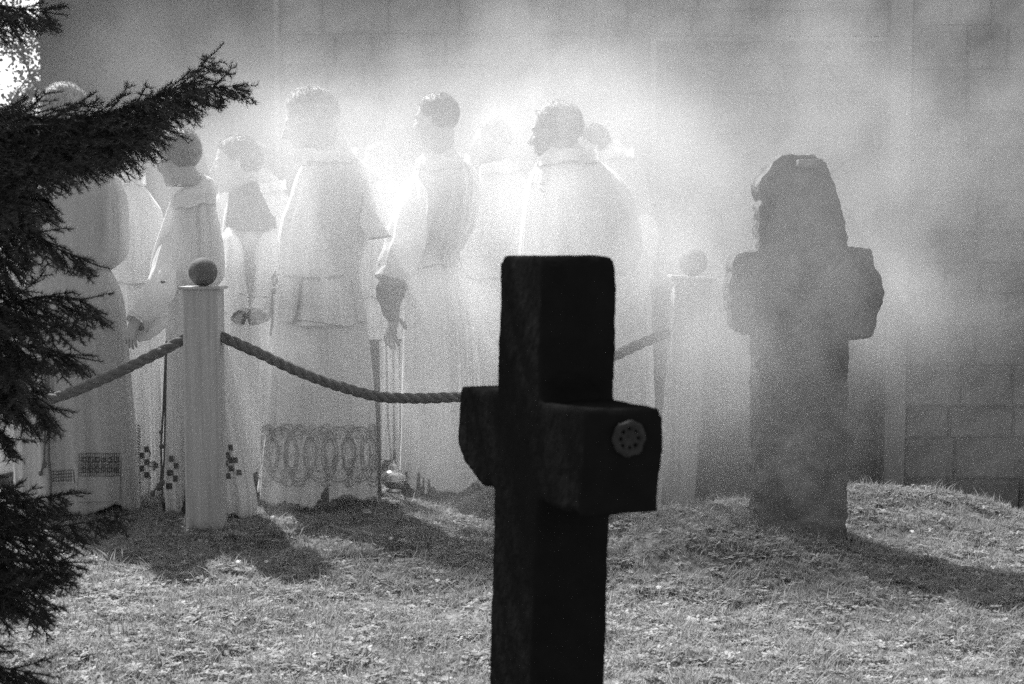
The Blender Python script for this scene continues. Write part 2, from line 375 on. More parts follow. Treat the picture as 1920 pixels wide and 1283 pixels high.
# ------------------------------------------------------------------ people
def crinterp(rows, n):
    rows = sorted(rows); ys_ = [r[0] for r in rows]; yy = np.linspace(ys_[0], ys_[-1], n)
    k = max(1, n // (len(rows) * 3))
    def sm(col_):
        a = np.interp(yy, ys_, [r[col_] for r in rows])
        ker = np.ones(2 * k + 1) / (2 * k + 1); b = np.pad(a, k, mode='reflect', reflect_type='odd'); return np.convolve(b, ker, 'valid')
    return yy, sm(1), sm(2)
class Garment:
    def __init__(s, rows, Y, depth=.75, fold=(.01, .05), seed=0, n=84, na=200, maxd=.27, freq=(8, 13, 23), yaw=0, close_top=.45, turn=True, wave=1.0, tilt=0):
        rr = random.Random(seed); yy, xl, xr = crinterp(rows, n); s.yy = yy; s.Y = Y; s.rings = []
        ph = [rr.uniform(0, 6.28) for _ in range(8)]; dr = [rr.uniform(-1.6, 1.6) for _ in range(8)]
        for i in range(n):
            t = i / (n - 1); c = at((xl[i] + xr[i]) / 2, yy[i], Y); rx = (xr[i] - xl[i]) / 2 * Y / F; ry = min(rx * depth, maxd)
            amp = 1.7 * (fold[0] + (fold[1] - fold[0]) * t ** .8); ring = []
            for j in range(na):
                a = 2 * PI * j / na
                e = 0
                for q, fr in enumerate(freq):
                    w_ = math.cos(fr * a + ph[q] + dr[q] * t + .8 * math.sin(2 * a + ph[q + 3]))
                    e += (1 - 2 * abs(w_) ** .7 if q != 1 else w_) * (1, .6, .55)[q]
                e *= .5 * (.55 + 1.1 * abs(mnoise.noise(Vector((math.cos(a) * 2.2, math.sin(a) * 2.2, t * 1.2 + seed * .9)))) * 2)
                lf = mnoise.noise(Vector((math.cos(a) * 1.4, math.sin(a) * 1.4, t * 3 + seed * 1.7)))
                r_ = 1 + amp * e + .045 * lf * min(1, t * 3)
                ca, sa = math.cos(a), math.sin(a); pw = .9
                x = rx * math.copysign(abs(ca) ** pw, ca) * (1 + (r_ - 1) * .4); y = ry * math.copysign(abs(sa) ** pw, sa) * (1 + (r_ - 1) * 2.4)
                dz = (.018 * math.sin(3 * a + ph[5]) + .012 * math.sin(7 * a + ph[6])) * sst(.9, 1, t) * wave
                ring.append(c + Vector((x, y, dz + tilt * math.cos(a) * (1 - .6 * t))))
            s.rings.append(ring)
        s.na = na; s.n = n; s.close = close_top; s.turn = turn
    def mb(s):
        m = MB(); rings = list(s.rings)
        def shrink(r, k, dz):
            c = sum(r, Vector()) / len(r); return [c + (p - c) * k + Vector((0, 0, dz)) for p in r]
        if s.close: rings = [shrink(rings[0], s.close, .004), shrink(rings[0], (1 + s.close) / 2, .006)] + rings
        if s.turn: rings = rings + [shrink(rings[-1], .965, .006), shrink(rings[-1], .95, .05)]
        v = [p for r in rings for p in r]; na = s.na
        f = [(i * na + j, (i + 1) * na + j, (i + 1) * na + (j + 1) % na, i * na + (j + 1) % na) for i in range(len(rings) - 1) for j in range(na)]
        m.add(v, f); return m
    def front(s, px, py, off=.004):
        i = int(np.clip(round((py - s.yy[0]) / (s.yy[-1] - s.yy[0]) * (s.n - 1)), 0, s.n - 1)); best = None
        for j in range(s.na // 2, s.na):
            a, b = s.rings[i][j], s.rings[i][(j + 1) % s.na]; pa, pb = proj(a), proj(b)
            if min(pa[0], pb[0]) <= px <= max(pa[0], pb[0]) and pa[0] != pb[0]:
                q = a.lerp(b, (px - pa[0]) / (pb[0] - pa[0]))
                if best is None or q.y < best.y: best = q
        if best is None: best = min(s.rings[i][s.na // 2:], key=lambda p: abs(proj(p)[0] - px)).copy()
        return Vector((best.x, best.y - off, best.z)) + Vector((0, 0, at(px, py, best.y).z - best.z))
def ribbon(m, g, pts, wpx, off=.004):
    if len(pts) > 7: pts = [(x + 1.6 * mnoise.noise(Vector((x * .12, y * .12, 1))), y + 2.2 * mnoise.noise(Vector((x * .1, y * .1, 9)))) for x, y in pts]
    P = [g.front(x, y, off) for x, y in pts]
    for a, b in zip(P, P[1:]):
        d = b - a
        if d.length < 1e-5: continue
        m.tube([a, b], wpx / 2 * g.Y / F, 5)
def patch(m, g, x0, y0, x1, y1, off=.004, nx_=6, ny_=4, skew=0):
    v = [g.front(x0 + (x1 - x0) * i / nx_ + skew * j / ny_, y0 + (y1 - y0) * j / ny_, off) for j in range(ny_ + 1) for i in range(nx_ + 1)]
    m.add(v, [(j * (nx_ + 1) + i, j * (nx_ + 1) + i + 1, (j + 1) * (nx_ + 1) + i + 1, (j + 1) * (nx_ + 1) + i) for j in range(ny_) for i in range(nx_)])
def hand_prims(m, wrist, dirv, palmn, s=1.0, curl=.5):
    d = dirv.normalized(); nrm = (palmn - d * palmn.dot(d)).normalized(); side = d.cross(nrm)
    M = Matrix((side, d, nrm)).transposed()
    m.ell(wrist + d * .045 * s, (.038 * s, .05 * s, .015 * s), M)
    m.capsule(wrist - d * .03, wrist + d * .02 * s, .024 * s, .023 * s)
    for k, (off, ln) in enumerate(((-.030, .062), (-.010, .072), (.011, .068), (.031, .052))):
        p = wrist + side * off * s + d * .085 * s; ang = curl * .6; dd = d + side * off * 2.2; dd.normalize()
        for seg in range(3):
            dd = (dd * math.cos(ang) - nrm * math.sin(ang)).normalized(); q = p + dd * ln * s * (.45, .32, .26)[seg]
            m.capsule(p, q, (.0088 - .001 * seg) * s, (.008 - .001 * seg) * s); p = q
    p = wrist + side * -.03 * s + d * .02 * s
    for seg, k in enumerate(((.9, .5), (.45, .9))):
        dd = (side * -k[0] + d * k[1] - nrm * .25).normalized(); q = p + dd * (.04, .03)[seg] * s; m.capsule(p, q, .0115 * s, .0095 * s); p = q
def head_frame(yaw, pitch, roll=0):   # yaw 0 faces the camera (-y); positive turns towards +x
    return Euler((pitch, roll, yaw), 'XYZ').to_matrix() if False else Matrix.Rotation(yaw, 3, 'Z') @ Matrix.Rotation(roll, 3, 'Y') @ Matrix.Rotation(pitch, 3, 'X')
def person(label, Y, head, hs, yaw, pitch, upper, lower, hair, arms, umat=LINEN, lmat=LINEN, depth=.75, seed=1, fold_u=(.01, .035), fold_l=(.02, .07), short=True, shoes=True, roll=0, hairlen=.004, expose=(), neck=1.0):
    hc = at(head[0], head[1], Y); cxl = at((lower[-1][1] + lower[-1][2]) / 2, 900, Y).x; cxl2 = at((lower[0][1] + lower[0][2]) / 2, 500, Y).x
    g0 = Vector((cxl, Y, gz(cxl, Y))); root = empty('person', g0); tag(root, label, 'person')
    M = head_frame(yaw, pitch, roll)
    def H(x, y, z): return hc + M @ Vector((x, -y, z)) * hs        # local: +y is towards the face
    def E(mm, c, r): mm.ell(H(*c), [q * hs for q in r], M)
    m = MB()
    E(m, (0, -.012, .032), (.074, .094, .084)); E(m, (0, .028, -.028), (.058, .064, .082)); E(m, (0, .048, -.084), (.041, .040, .028)); E(m, (0, .078, -.098), (.02, .015, .018))
    m.capsule(H(0, .084, .018), H(0, .112, -.026), .007 * hs, .013 * hs); E(m, (.010, .101, -.031), (.009, .010, .008)); E(m, (-.010, .101, -.031), (.009, .010, .008))
    E(m, (0, .076, .022), (.052, .017, .012)); E(m, (0, .088, -.058), (.024, .010, .006)); E(m, (0, .086, -.070), (.022, .010, .007))
    for s_ in (-1, 1):
        E(m, (s_ * .036, .066, -.028), (.024, .024, .026)); E(m, (s_ * .074, -.006, -.008), (.007, .019, .030)); E(m, (s_ * .078, -.014, .004), (.008, .014, .018))
    # neck, torso, arms, legs
    ytop = upper[0][0]; sh = at((upper[0][1] + upper[0][2]) / 2, ytop, Y) - Vector((0, 0, .07))
    kk = hs
    m.capsule(H(0, -.03, -.045), sh, .060 * kk * neck, .075 * kk * neck)
    wpx = lower[0]; hip = at((wpx[1] + wpx[2]) / 2, wpx[0] + 60, Y); hip.z = min(hip.z, .95 * kk if kk < 1 else 1.0)
    sh_w = .15 * kk; facing = M @ Vector((0, -1, 0)); facing.z = 0; facing.normalize()
    by = facing; side = Vector((-by.y, by.x, 0))
    side = side * .75 + Vector((1 if side.x >= 0 else -1, 0, 0)) * .25; side.normalize()
    low = sh - Vector((0, 0, .16)); 
    m.capsule(sh - side * sh_w - Vector((0, 0, .05)), sh + side * sh_w - Vector((0, 0, .05)), .05 * kk, .05 * kk)
    m.capsule(sh - Vector((0, 0, .12)), hip, .095 * kk, .09 * kk); m.ell(low, (.13 * kk, .10 * kk, .16 * kk))
    m.capsule(hip - side * .07, hip + side * .07, .08 * kk, .08 * kk)
    feet = []
    for s_ in (-1, 1):
        ft = Vector((g0.x, g0.y, 0)) + side * s_ * .09 * kk; ft.z = gz(ft.x, ft.y) + .07
        kn = (hip + side * s_ * .08 * kk).lerp(ft, .5) + by * .01
        m.capsule(hip + side * s_ * .08 * kk, kn, .075 * kk, .052 * kk); m.capsule(kn, ft, .05 * kk, .032 * kk)
        m.capsule(ft - Vector((0, 0, .03)), ft + by * .13 * kk - Vector((0, 0, .045)), .03, .026); feet.append(ft)
    for s_, (el, wr) in zip((-1, 1), arms):
        a_ = sh + side * s_ * sh_w - Vector((0, 0, .06)); el = at(*el); wr = at(*wr)
        m.capsule(a_, el, .044 * kk, .036 * kk); m.capsule(el, wr, .036 * kk, .024 * kk)
    v, nn, f = remeshed(m, .0085, 2)
    V_ = [Vector(p) for p in v]; F_ = list(f)
    gu = Garment(upper, Y, depth, fold_u, seed, wave=.4); gl = Garment(lower, Y + .01, depth * .95, fold_l, seed + 3)
    ztop = sum(p.z for p in gu.rings[0]) / gu.na
    def zr(g_): return [(sum(q.z for q in r) / len(r), sum((q for q in r), Vector()) / len(r), min(abs((q - sum(r, Vector()) / len(r)).x) for q in (r[0], r[len(r) // 2])), max(q.y for q in r[len(r) // 5: len(r) // 3]) - sum(q.y for q in r) / len(r)) for r in g_.rings]
    SU, SL = zr(gu), zr(gl)
    def inside(p):
        if p.z > ztop - .01: return p
        T = SU if p.z > SU[-1][0] else SL
        if p.z < SL[-1][0] + .02: return p
        z_, c_, rx_, ry_ = min(T, key=lambda q: abs(q[0] - p.z)); dx, dy = (p.x - c_.x) / (rx_ * .74), (p.y - c_.y) / (ry_ * .55); e = math.hypot(dx, dy)
        return p if e <= 1 else Vector((c_.x + (p.x - c_.x) / e, c_.y + (p.y - c_.y) / e, p.z))
    V_ = [inside(p) for p in V_]
    for s_, (el, wr) in zip((-1, 1), arms):
        el = at(*el); wr = at(*wr); hm = MB(); d = (wr - el).normalized()
        hand_prims(hm, wr + d * .01, d, Vector((0, 0, 1)) if abs(d.z) < .7 else Vector((s_ * .6, -.8, 0)), .95 * kk, .55)
        hv, hn, hf = remeshed(hm, .0038, 1); b = len(V_); V_ += [Vector(p) if (s_ + 1) // 2 in expose else inside(Vector(p)) for p in hv]; F_ += [tuple(i + b for i in q) for q in hf]
    body = mesh_obj('body', V_, F_, SKIN, root)
    for s_ in (-1, 1):
        m = MB(); m.ell(H(s_ * .029, .079, -.002), (.012 * hs,) * 3, None, 12, 8); m.build('eye', EYE, root)
    # hair cap and short locks
    m = MB(); rng = random.Random(seed + 50); nu, nv = 72, 44; vs = []
    c0 = Vector((0, -.014, .030)); rx, ry, rz = .083, .104, .096
    for i in range(nv + 1):
        ph = PI * i / nv
        for j in range(nu):
            a = 2 * PI * j / nu; dx, dy, dz = math.sin(ph) * math.cos(a), math.sin(ph) * math.sin(a), math.cos(ph)
            hl = float(np.interp(dy, (-1, -.35, -.1, .2, .5, .85), (-1.25, -1.0, -.5, -.28, .15, .62)))
            k = sst(hl - .12, hl + .12, dz); nzv = mnoise.fractal(Vector((dx * 5, dy * 5, dz * 5 + seed)), 1, 2, 4)
            sc2 = (.80 + .20 * k) * (1 + .035 * nzv * k)
            vs.append(H(c0.x + dx * rx * sc2, c0.y + dy * ry * sc2, c0.z + dz * rz * sc2))
    m.add(vs, [(i * nu + j, (i + 1) * nu + j, (i + 1) * nu + (j + 1) % nu, i * nu + (j + 1) % nu) for i in range(nv) for j in range(nu)])
    cc = H(*c0)
    for _ in range(3800):
        p = vs[rng.randrange(nu * 3, nu * (nv * 2 // 3))]; rel = p - cc
        loc = M.transposed() @ rel / hs
        if -loc.y > .05 and loc.z < .035: continue
        dn = (rel.normalized() * .45 + Vector((rng.uniform(-1, 1), rng.uniform(-1, 1), rng.uniform(-.9, .5)))).normalized(); ln = rng.uniform(.004, .011) * hs * (hairlen / .004)
        sd_ = dn.orthogonal().normalized() * .0011; s2 = dn.cross(sd_)
        q = p + dn * ln; m.add([p - sd_, p + sd_, p + s2, q], [(0, 1, 3), (1, 2, 3), (2, 0, 3)])
    m.build('hair', hair, body)
    gl.mb().build('robe', lmat, root); gu.mb().build('surplice', umat, root)
    # neck band
    m = MB(); top = gu.rings[0]; c = sum(top, Vector()) / len(top)
    if shoes:
        for ft in feet:
            m = MB(); d = by; pz = Vector((ft.x, ft.y, gz(ft.x, ft.y)))
            m.ell(pz + d * .05 + Vector((0, 0, .032)), (.046, .046, .045)); m.capsule(pz + Vector((0, 0, .04)) - d * .02, pz + d * .15 + Vector((0, 0, .032)), .042, .036)
            m.capsule(pz - d * .03 + Vector((0, 0, .03)), pz - d * .01 + Vector((0, 0, .09)), .04, .038)
            sv, sn, sf = remeshed(m, .007, 2); mesh_obj('shoe', sv, sf, SHOE, root)
    return root, body, gu, gl
def collar(root, rows, Y, name='collar', mtl=LINEN, depth=.8, seed=3, fold=(.02, .05), maxd=.25, tilt=.022):
    g = Garment(rows, Y, depth, fold, seed, n=24, na=120, freq=(5, 9, 14), maxd=maxd, close_top=.8, wave=.4, tilt=tilt); g.mb().build(name, mtl, root); return g
def sleeve(root, pts, name='sleeve', mtl=LINEN, seed=1, n=40, na=56):
    """pts: (px, py, Y, radius_m, squash) along the arm, open at the cuff"""
    P = [at(p[0], p[1], p[2]) for p in pts]; rng = random.Random(seed); ph = [rng.uniform(0, 6) for _ in range(4)]
    tt = np.linspace(0, len(P) - 1, n); v = []; ref = Vector((0, 1, 0))
    for i, t in enumerate(tt):
        k = min(int(t), len(P) - 2); u = t - k; uu = u * u * (3 - 2 * u); c = P[k].lerp(P[k + 1], u)
        r = pts[k][3] * (1 - uu) + pts[k + 1][3] * uu; sq = pts[k][4] * (1 - uu) + pts[k + 1][4] * uu; r *= .3 + .7 * sst(0, .4, t)
        d = (P[min(k + 1, len(P) - 1)] - P[max(k - (u < .3), 0)]).normalized(); b = (ref - d * ref.dot(d)).normalized(); a_ = d.cross(b)
        for j in range(na):
            a = 2 * PI * j / na; e = 1 + .05 * math.cos(7 * a + ph[0] + t) + .03 * math.cos(12 * a + ph[1]) + .04 * math.sin(t * 5 + 2 * a + ph[2])
            v.append(c + a_ * math.cos(a) * r * e + b * math.sin(a) * r * sq * e)
    f = [(i * na + j, (i + 1) * na + j, (i + 1) * na + (j + 1) % na, i * na + (j + 1) % na) for i in range(n - 1) for j in range(na)]
    inner = [c_ for c_ in v[-na:]]; cen = sum(inner, Vector()) / na; b0 = len(v); back = (P[-2] - P[-1]).normalized()
    v += [cen + (p - cen) * .93 + back * .02 for p in inner]; f += [((n - 1) * na + j, b0 + j, b0 + (j + 1) % na, (n - 1) * na + (j + 1) % na) for j in range(na)]
    return mesh_obj(name, v, f, mtl, root)
def cord(root, pts, r=.004, name='cord', mtl=CORD, knots=()):
    m = MB(); m.tube([at(*p) for p in pts], r, 7)
    for k in knots: m.ell(at(*k[:3]), (k[3], k[3], k[3] * 1.2), None, 10, 8)
    return m.build(name, mtl, root)
def hid(px, py, Y): return ((px, py - 60, Y), (px + 5, py, Y - .03))

LEFT = -PI / 2
# leftmost boy, mostly behind the spruce
P0 = person('boy in white robe behind the spruce, leftmost of the procession', 6.75, (42, 412), .92, -.6, 0,
  [(452, 18, 72), (462, -2, 86), (480, -18, 96), (540, -28, 104), (600, -30, 100)], [(590, -18, 92), (700, -28, 94), (800, -30, 96), (912, -40, 98)], HAIRL,
  [((-10, 540, 6.7), (30, 590, 6.6)), ((85, 540, 6.7), (58, 560, 6.58))], seed=11)
sleeve(P0[0], [(80, 490, 6.68, .06, .9), (85, 540, 6.62, .075, 1), (55, 540, 6.56, .055, 1)], seed=4)
sleeve(P0[0], [(62, 530, 6.50, .034, 1), (52, 535, 6.49, .034, 1)], 'dark_cuff', CUFF_SHADE, 4, 8)
# first man, back view
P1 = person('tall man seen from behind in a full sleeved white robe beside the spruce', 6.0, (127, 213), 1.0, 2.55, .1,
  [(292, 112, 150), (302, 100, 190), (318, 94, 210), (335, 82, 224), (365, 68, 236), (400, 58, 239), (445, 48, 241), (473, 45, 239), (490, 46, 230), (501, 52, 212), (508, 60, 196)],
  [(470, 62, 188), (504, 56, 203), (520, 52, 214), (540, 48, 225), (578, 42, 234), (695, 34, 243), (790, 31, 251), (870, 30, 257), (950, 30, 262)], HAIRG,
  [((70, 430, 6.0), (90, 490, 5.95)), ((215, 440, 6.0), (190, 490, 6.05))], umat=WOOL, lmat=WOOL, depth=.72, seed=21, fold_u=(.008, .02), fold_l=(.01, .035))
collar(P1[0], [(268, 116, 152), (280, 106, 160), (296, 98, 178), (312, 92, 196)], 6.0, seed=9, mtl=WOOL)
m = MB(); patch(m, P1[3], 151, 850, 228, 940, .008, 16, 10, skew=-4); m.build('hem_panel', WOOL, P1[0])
g = P1[3]; m = MB()
for i in range(19): ribbon(m, g, [(151 + i * 4.1, 850), (150 + i * 4.1, 892)], .8, .012)
for j in range(7): ribbon(m, g, [(151 + k * 7.7, 850 + j * 7) for k in range(11)], .9, .012)
for i in range(6):
    for j in range(2):
        c = (160 + i * 12, 862 + j * 17); ribbon(m, g, [(c[0] + 4 * math.cos(a), c[1] + 5 * math.sin(a)) for a in np.linspace(0, 2 * PI, 9)], 1.6, .013)
m.build('lace_band', EMB, P1[0])
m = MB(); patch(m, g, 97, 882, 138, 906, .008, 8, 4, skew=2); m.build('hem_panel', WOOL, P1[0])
m = MB()
for j in range(4): ribbon(m, g, [(97 + k * 8, 884 + j * 6 - k * .6) for k in range(6)], 1.2, .012)
for i in range(9): ribbon(m, g, [(98 + i * 4.6, 883), (98 + i * 4.6, 903)], .9, .012)
m.build('lace_band', EMB, P1[0])
F1 = lambda x, y: proj(g.front(x, y, .01)) and (x, y, g.front(x, y, .012).y)
cord(P1[0], [F1(84, 660), F1(85, 720), F1(84, 800), F1(83, 868), F1(76, 888)], .0042, 'girdle_cord', CORD, [(83, 872, F1(83, 872)[2], .011), (76, 888, F1(77, 888)[2], .009)])
cord(P1[0], [F1(90, 660), F1(91, 740), F1(92, 860), F1(96, 900), F1(94, 940), F1(95, 948), (94, 972, 5.78)], .0042, 'girdle_cord', CORD, [(94, 972, 5.78, .011)])
# white shoulder behind, between first man and the dark haired boy
P2 = person('man in bright white robe with embroidered hem behind the first man', 6.5, (225, 284), .95, -1.9, 0,
  [(335, 205, 251), (345, 190, 266), (356, 180, 276), (372, 172, 286), (392, 166, 301), (412, 162, 305), (480, 160, 308), (530, 165, 306)], [(520, 170, 304), (620, 168, 310), (700, 165, 314), (840, 160, 318), (945, 158, 322)], HAIRD,
  [((180, 470, 6.5), (200, 540, 6.4)), ((295, 470, 6.5), (285, 540, 6.4))], umat=SURP, seed=31)
collar(P2[0], [(332, 218, 250), (340, 200, 262), (350, 192, 274)], 6.5, seed=5)
g = P2[3]; m = MB()
for x, y in ((276, 842), (267, 854), (267, 878), (276, 866), (276, 890)): patch(m, g, x - 4.4, y - 5.5, x + 4.4, y + 5.5, .01, 3, 2)
m.add([g.front(289, 862, .01), g.front(300, 872, .01), g.front(289, 883, .01)], [(0, 1, 2)])
ribbon(m, g, [(279, 866), (290, 868)], 1.6, .01); ribbon(m, g, [(279, 873), (290, 876)], 1.6, .01)
ribbon(m, g, [(281, 842), (283, 850), (282, 856)], 2, .01); ribbon(m, g, [(281, 890), (284, 896), (280, 898)], 2, .01)
for y in range(796, 912, 5): patch(m, g, 259, y, 261.6, y + 2.8, .01, 1, 1); patch(m, g, 262.5, y + 2, 264.8, y + 4.6, .01, 1, 1)
m.build('embroidery', EMB, P2[0])
# dark haired boy
P3 = person('dark haired boy with gathered sleeve and square cross embroidery by the ball post', 5.93, (334, 296), .98, -2.25, .15,
  [(345, 358, 398), (353, 340, 403), (366, 326, 405), (378, 320, 405), (390, 315, 404), (416, 307, 410), (449, 295, 416), (480, 286, 420), (505, 282, 421), (518, 284, 419), (528, 292, 414), (535, 306, 404)],
  [(510, 308, 402), (560, 308, 408), (620, 311, 420), (700, 311, 436), (790, 310, 456), (872, 309, 471), (935, 310, 482), (962, 312, 480)], HAIRD,
  [((300, 500, 5.86), (262, 586, 5.78)), ((405, 490, 5.95), (395, 540, 5.8))], umat=SURP, depth=.6, seed=42, expose=(0,), neck=.72, fold_u=(.02, .06), fold_l=(.02, .07))
collar(P3[0], [(337, 368, 380), (343, 352, 398), (352, 337, 404), (364, 326, 406), (376, 321, 405), (388, 322, 404)], 5.92, seed=6, depth=.62, fold=(.01, .03))
sleeve(P3[0], [(335, 420, 5.93, .045, .9), (312, 500, 5.87, .055, .9), (300, 545, 5.82, .06, .9), (285, 575, 5.80, .056, .8), (262, 598, 5.77, .05, .75), (254, 606, 5.75, .045, .7)], 'sleeve', SURP, 7)
sleeve(P3[0], [(300, 560, 5.8, .04, .6), (290, 600, 5.8, .055, .5), (268, 622, 5.79, .045, .4), (255, 636, 5.78, .02, .5)], 'sleeve_drape', SURP, 8)
m = MB(); m.ell(at(305, 529, 5.72), (.011, .006, .006)); m.build('cuff_slit', DARKCLOTH, P3[0])  # dark bead standing in for the shaded slit of the cuff
g = P3[3]; m = MB(); s_ = .3275
for x, y in ((608, 747), (650, 730), (632, 772), (620, 820), (648, 803), (677, 802), (652, 850), (636, 893), (698, 872)):
    X, Yp = 220 + x * s_, 600 + y * s_; patch(m, g, X - 4.4, Yp - 5.6, X + 4.4, Yp + 5, .01, 3, 2, skew=1.6)
m.build('embroidery', EMB, P3[0]); m = MB()
for x, y in ((323, 860), (320, 886), (318, 911)): patch(m, g, x - 5.5, y - 5.6, x + 5.5, y + 5.6, .01, 3, 2)
for x, y in ((331, 873), (330, 897)): patch(m, g, x - 4.5, y - 5.6, x + 4.5, y + 5.6, .01, 3, 2)
m.build('embroidery', EMB, P3[0])
m = MB()
for x, y in ((600, 455), (615, 445), (630, 455), (645, 448), (610, 468), (632, 470), (648, 465), (622, 458)):
    X, Yp = 220 + x * s_, 600 + y * s_; ribbon(m, g, [(X + 2.4 * math.cos(a), Yp + 2.4 * math.sin(a)) for a in np.linspace(0, 2 * PI, 7)], .9, .01)
m.build('white_motif', WHITETHREAD, P3[0])
YC = 5.70
cord(P3[0], [(312, 640, YC), (309, 700, YC), (306, 770, YC), (303, 812, YC), (302, 840, YC), (303, 880, YC), (301, 905, YC), (290, 920, YC), (286, 926, YC)], .0045, 'girdle_cord', CORD,
     [(302, 810, YC, .009), (303, 837, YC, .010), (298, 914, YC, .014), (286, 926, YC, .011), (304, 905, YC, .012)])
cord(P3[0], [(312, 640, YC), (310, 760, YC), (308, 860, YC), (305, 900, YC), (304, 930, YC), (303, 944, YC)], .004, 'girdle_cord', CORD, [(304, 938, YC, .011)])
# boy in profile with the wide dark collar
P4 = person('boy in profile with a wide dark collar over white robe', 6.45, (443, 309), 1.04, LEFT + .12, .12,
  [(362, 434, 484), (380, 426, 498), (405, 420, 512), (440, 416, 524), (500, 414, 530), (560, 420, 528), (592, 434, 512)], [(575, 432, 508), (640, 430, 512), (700, 428, 514), (800, 424, 518), (935, 418, 522)], HAIRD,
  [((430, 500, 6.35), (440, 570, 6.2)), ((510, 500, 6.4), (475, 575, 6.2))], umat=SURP, seed=53, hairlen=.0045)
collar(P4[0], [(352, 430, 482), (366, 428, 488), (384, 427, 498), (405, 424, 508), (420, 424, 516), (432, 432, 520)], 6.40, 'wide_collar', GREYCLOTH, .72, 4)
sleeve(P4[0], [(430, 430, 6.35, .05, 1), (428, 500, 6.25, .065, 1), (436, 560, 6.15, .06, 1), (452, 592, 6.08, .045, .8)], 'sleeve', SURP, 12)
sleeve(P4[0], [(505, 430, 6.4, .055, 1), (512, 500, 6.28, .07, 1), (500, 565, 6.18, .06, 1), (484, 592, 6.1, .045, .8)], 'sleeve', SURP, 13)
sleeve(P4[0], [(436, 592, 6.09, .03, .6), (458, 598, 6.07, .028, .6)], 'dark_cuff', CUFF_SHADE, 14, 8); sleeve(P4[0], [(498, 594, 6.11, .028, .6), (466, 599, 6.08, .026, .6)], 'dark_cuff', CUFF_SHADE, 15, 8)
P4b = person('boy whose head shows just behind the boy with the dark collar', 6.95, (468, 312), .96, LEFT + .1, .1,
  [(338, 446, 500), (350, 425, 518), (360, 412, 532), (372, 404, 543), (400, 400, 549), (480, 398, 552), (560, 402, 550)], [(550, 410, 540), (700, 405, 545), (890, 400, 552)], HAIRL,
  [((410, 480, 6.9), (430, 550, 6.8)), ((545, 480, 6.9), (520, 550, 6.8))], seed=61)
collar(P4b[0], [(322, 452, 500), (334, 438, 512), (350, 420, 528), (362, 408, 538)], 6.94, seed=8)
# central tall man with the lace hem
P5 = person('tall bowed man in the centre wearing a hooded robe with lace hem', 6.1, (582, 228), 1.14, LEFT + .05, .32,
  [(272, 606, 640), (280, 596, 652), (292, 582, 664), (305, 570, 684), (325, 558, 696), (350, 550, 694), (375, 543, 694), (405, 530, 700), (445, 523, 692), (480, 521, 679), (514, 522, 671), (560, 520, 679), (608, 516, 688)],
  [(500, 526, 668), (600, 511, 688), (700, 501, 697), (770, 496, 704), (850, 489, 707), (905, 486, 709), (932, 484, 708)], HAIRG,
  [((545, 430, 6.0), (560, 500, 5.9)), ((690, 420, 6.15), (640, 500, 5.9))], depth=.66, seed=72, fold_u=(.015, .035), fold_l=(.02, .045), hairlen=.006)
collar(P5[0], [(252, 616, 640), (262, 604, 646), (276, 590, 656), (292, 574, 664), (306, 566, 672)], 6.08, 'hood_collar', LINEN, .7, 14)
m = MB(); q = [at(684, 352, 6.05), at(694, 386, 6.02), at(733, 442, 6.0), at(690, 449, 5.98), at(672, 420, 5.96)]
m.prism(q, Vector((0, 0, 0)), Vector((0, .05, 0))); vv, n2, ff = remeshed(m, .008, 3); mesh_obj('cape_corner', vv, ff, LINEN, P5[0])
m = MB(); m.tube([at(690, 449, 5.97), at(712, 446, 5.975), at(733, 443, 5.98)], .004, 6); m.build('cape_trim', LACE, P5[0])
gU, g = P5[2], P5[3]; m = MB()
ribbon(m, gU, [(522, 515), (545, 519), (570, 521), (600, 522), (640, 518), (670, 510)], 4.5, .006); m.build('girdle', LACE, P5[0])
yk = 5.86
cord(P5[0], [(516, 508, 5.95), (510, 522, 5.94), (514, 536, 5.94), (520, 528, 5.94), (514, 514, 5.95)], .005, 'girdle_knot', LACE, [(513, 545, 5.95, .012)])
cord(P5[0], [(512, 540, 5.95), (509, 570, 5.95), (511, 600, 5.95), (507, 630, 5.95)], .005, 'girdle_cord', LACE, [(510, 585, 5.95, .01)])
F5 = lambda x, y: (x, y, gU.front(x, y, .012).y)
cord(P5[0], [F5(565, 520), F5(562, 545), F5(560, 570), F5(556, 590), F5(552, 604)], .005, 'girdle_cord', LACE, [F5(554, 600) + (.011,)])
m = MB(); ribbon(m, gU, [(552, 600), (580, 602), (610, 606), (645, 612)], 1.6, .006); m.build('panel_edge', LACE, P5[0])
m = MB()
rg0 = random.Random(77)
def arc(cx, cy_, rx_, ry_, a0_, a1_, k=14): return [(cx + rx_ * math.cos(a), cy_ + ry_ * math.sin(a)) for a in np.linspace(a0_, a1_, k)]
for cx in (517, 592, 636 + 30):
    pass
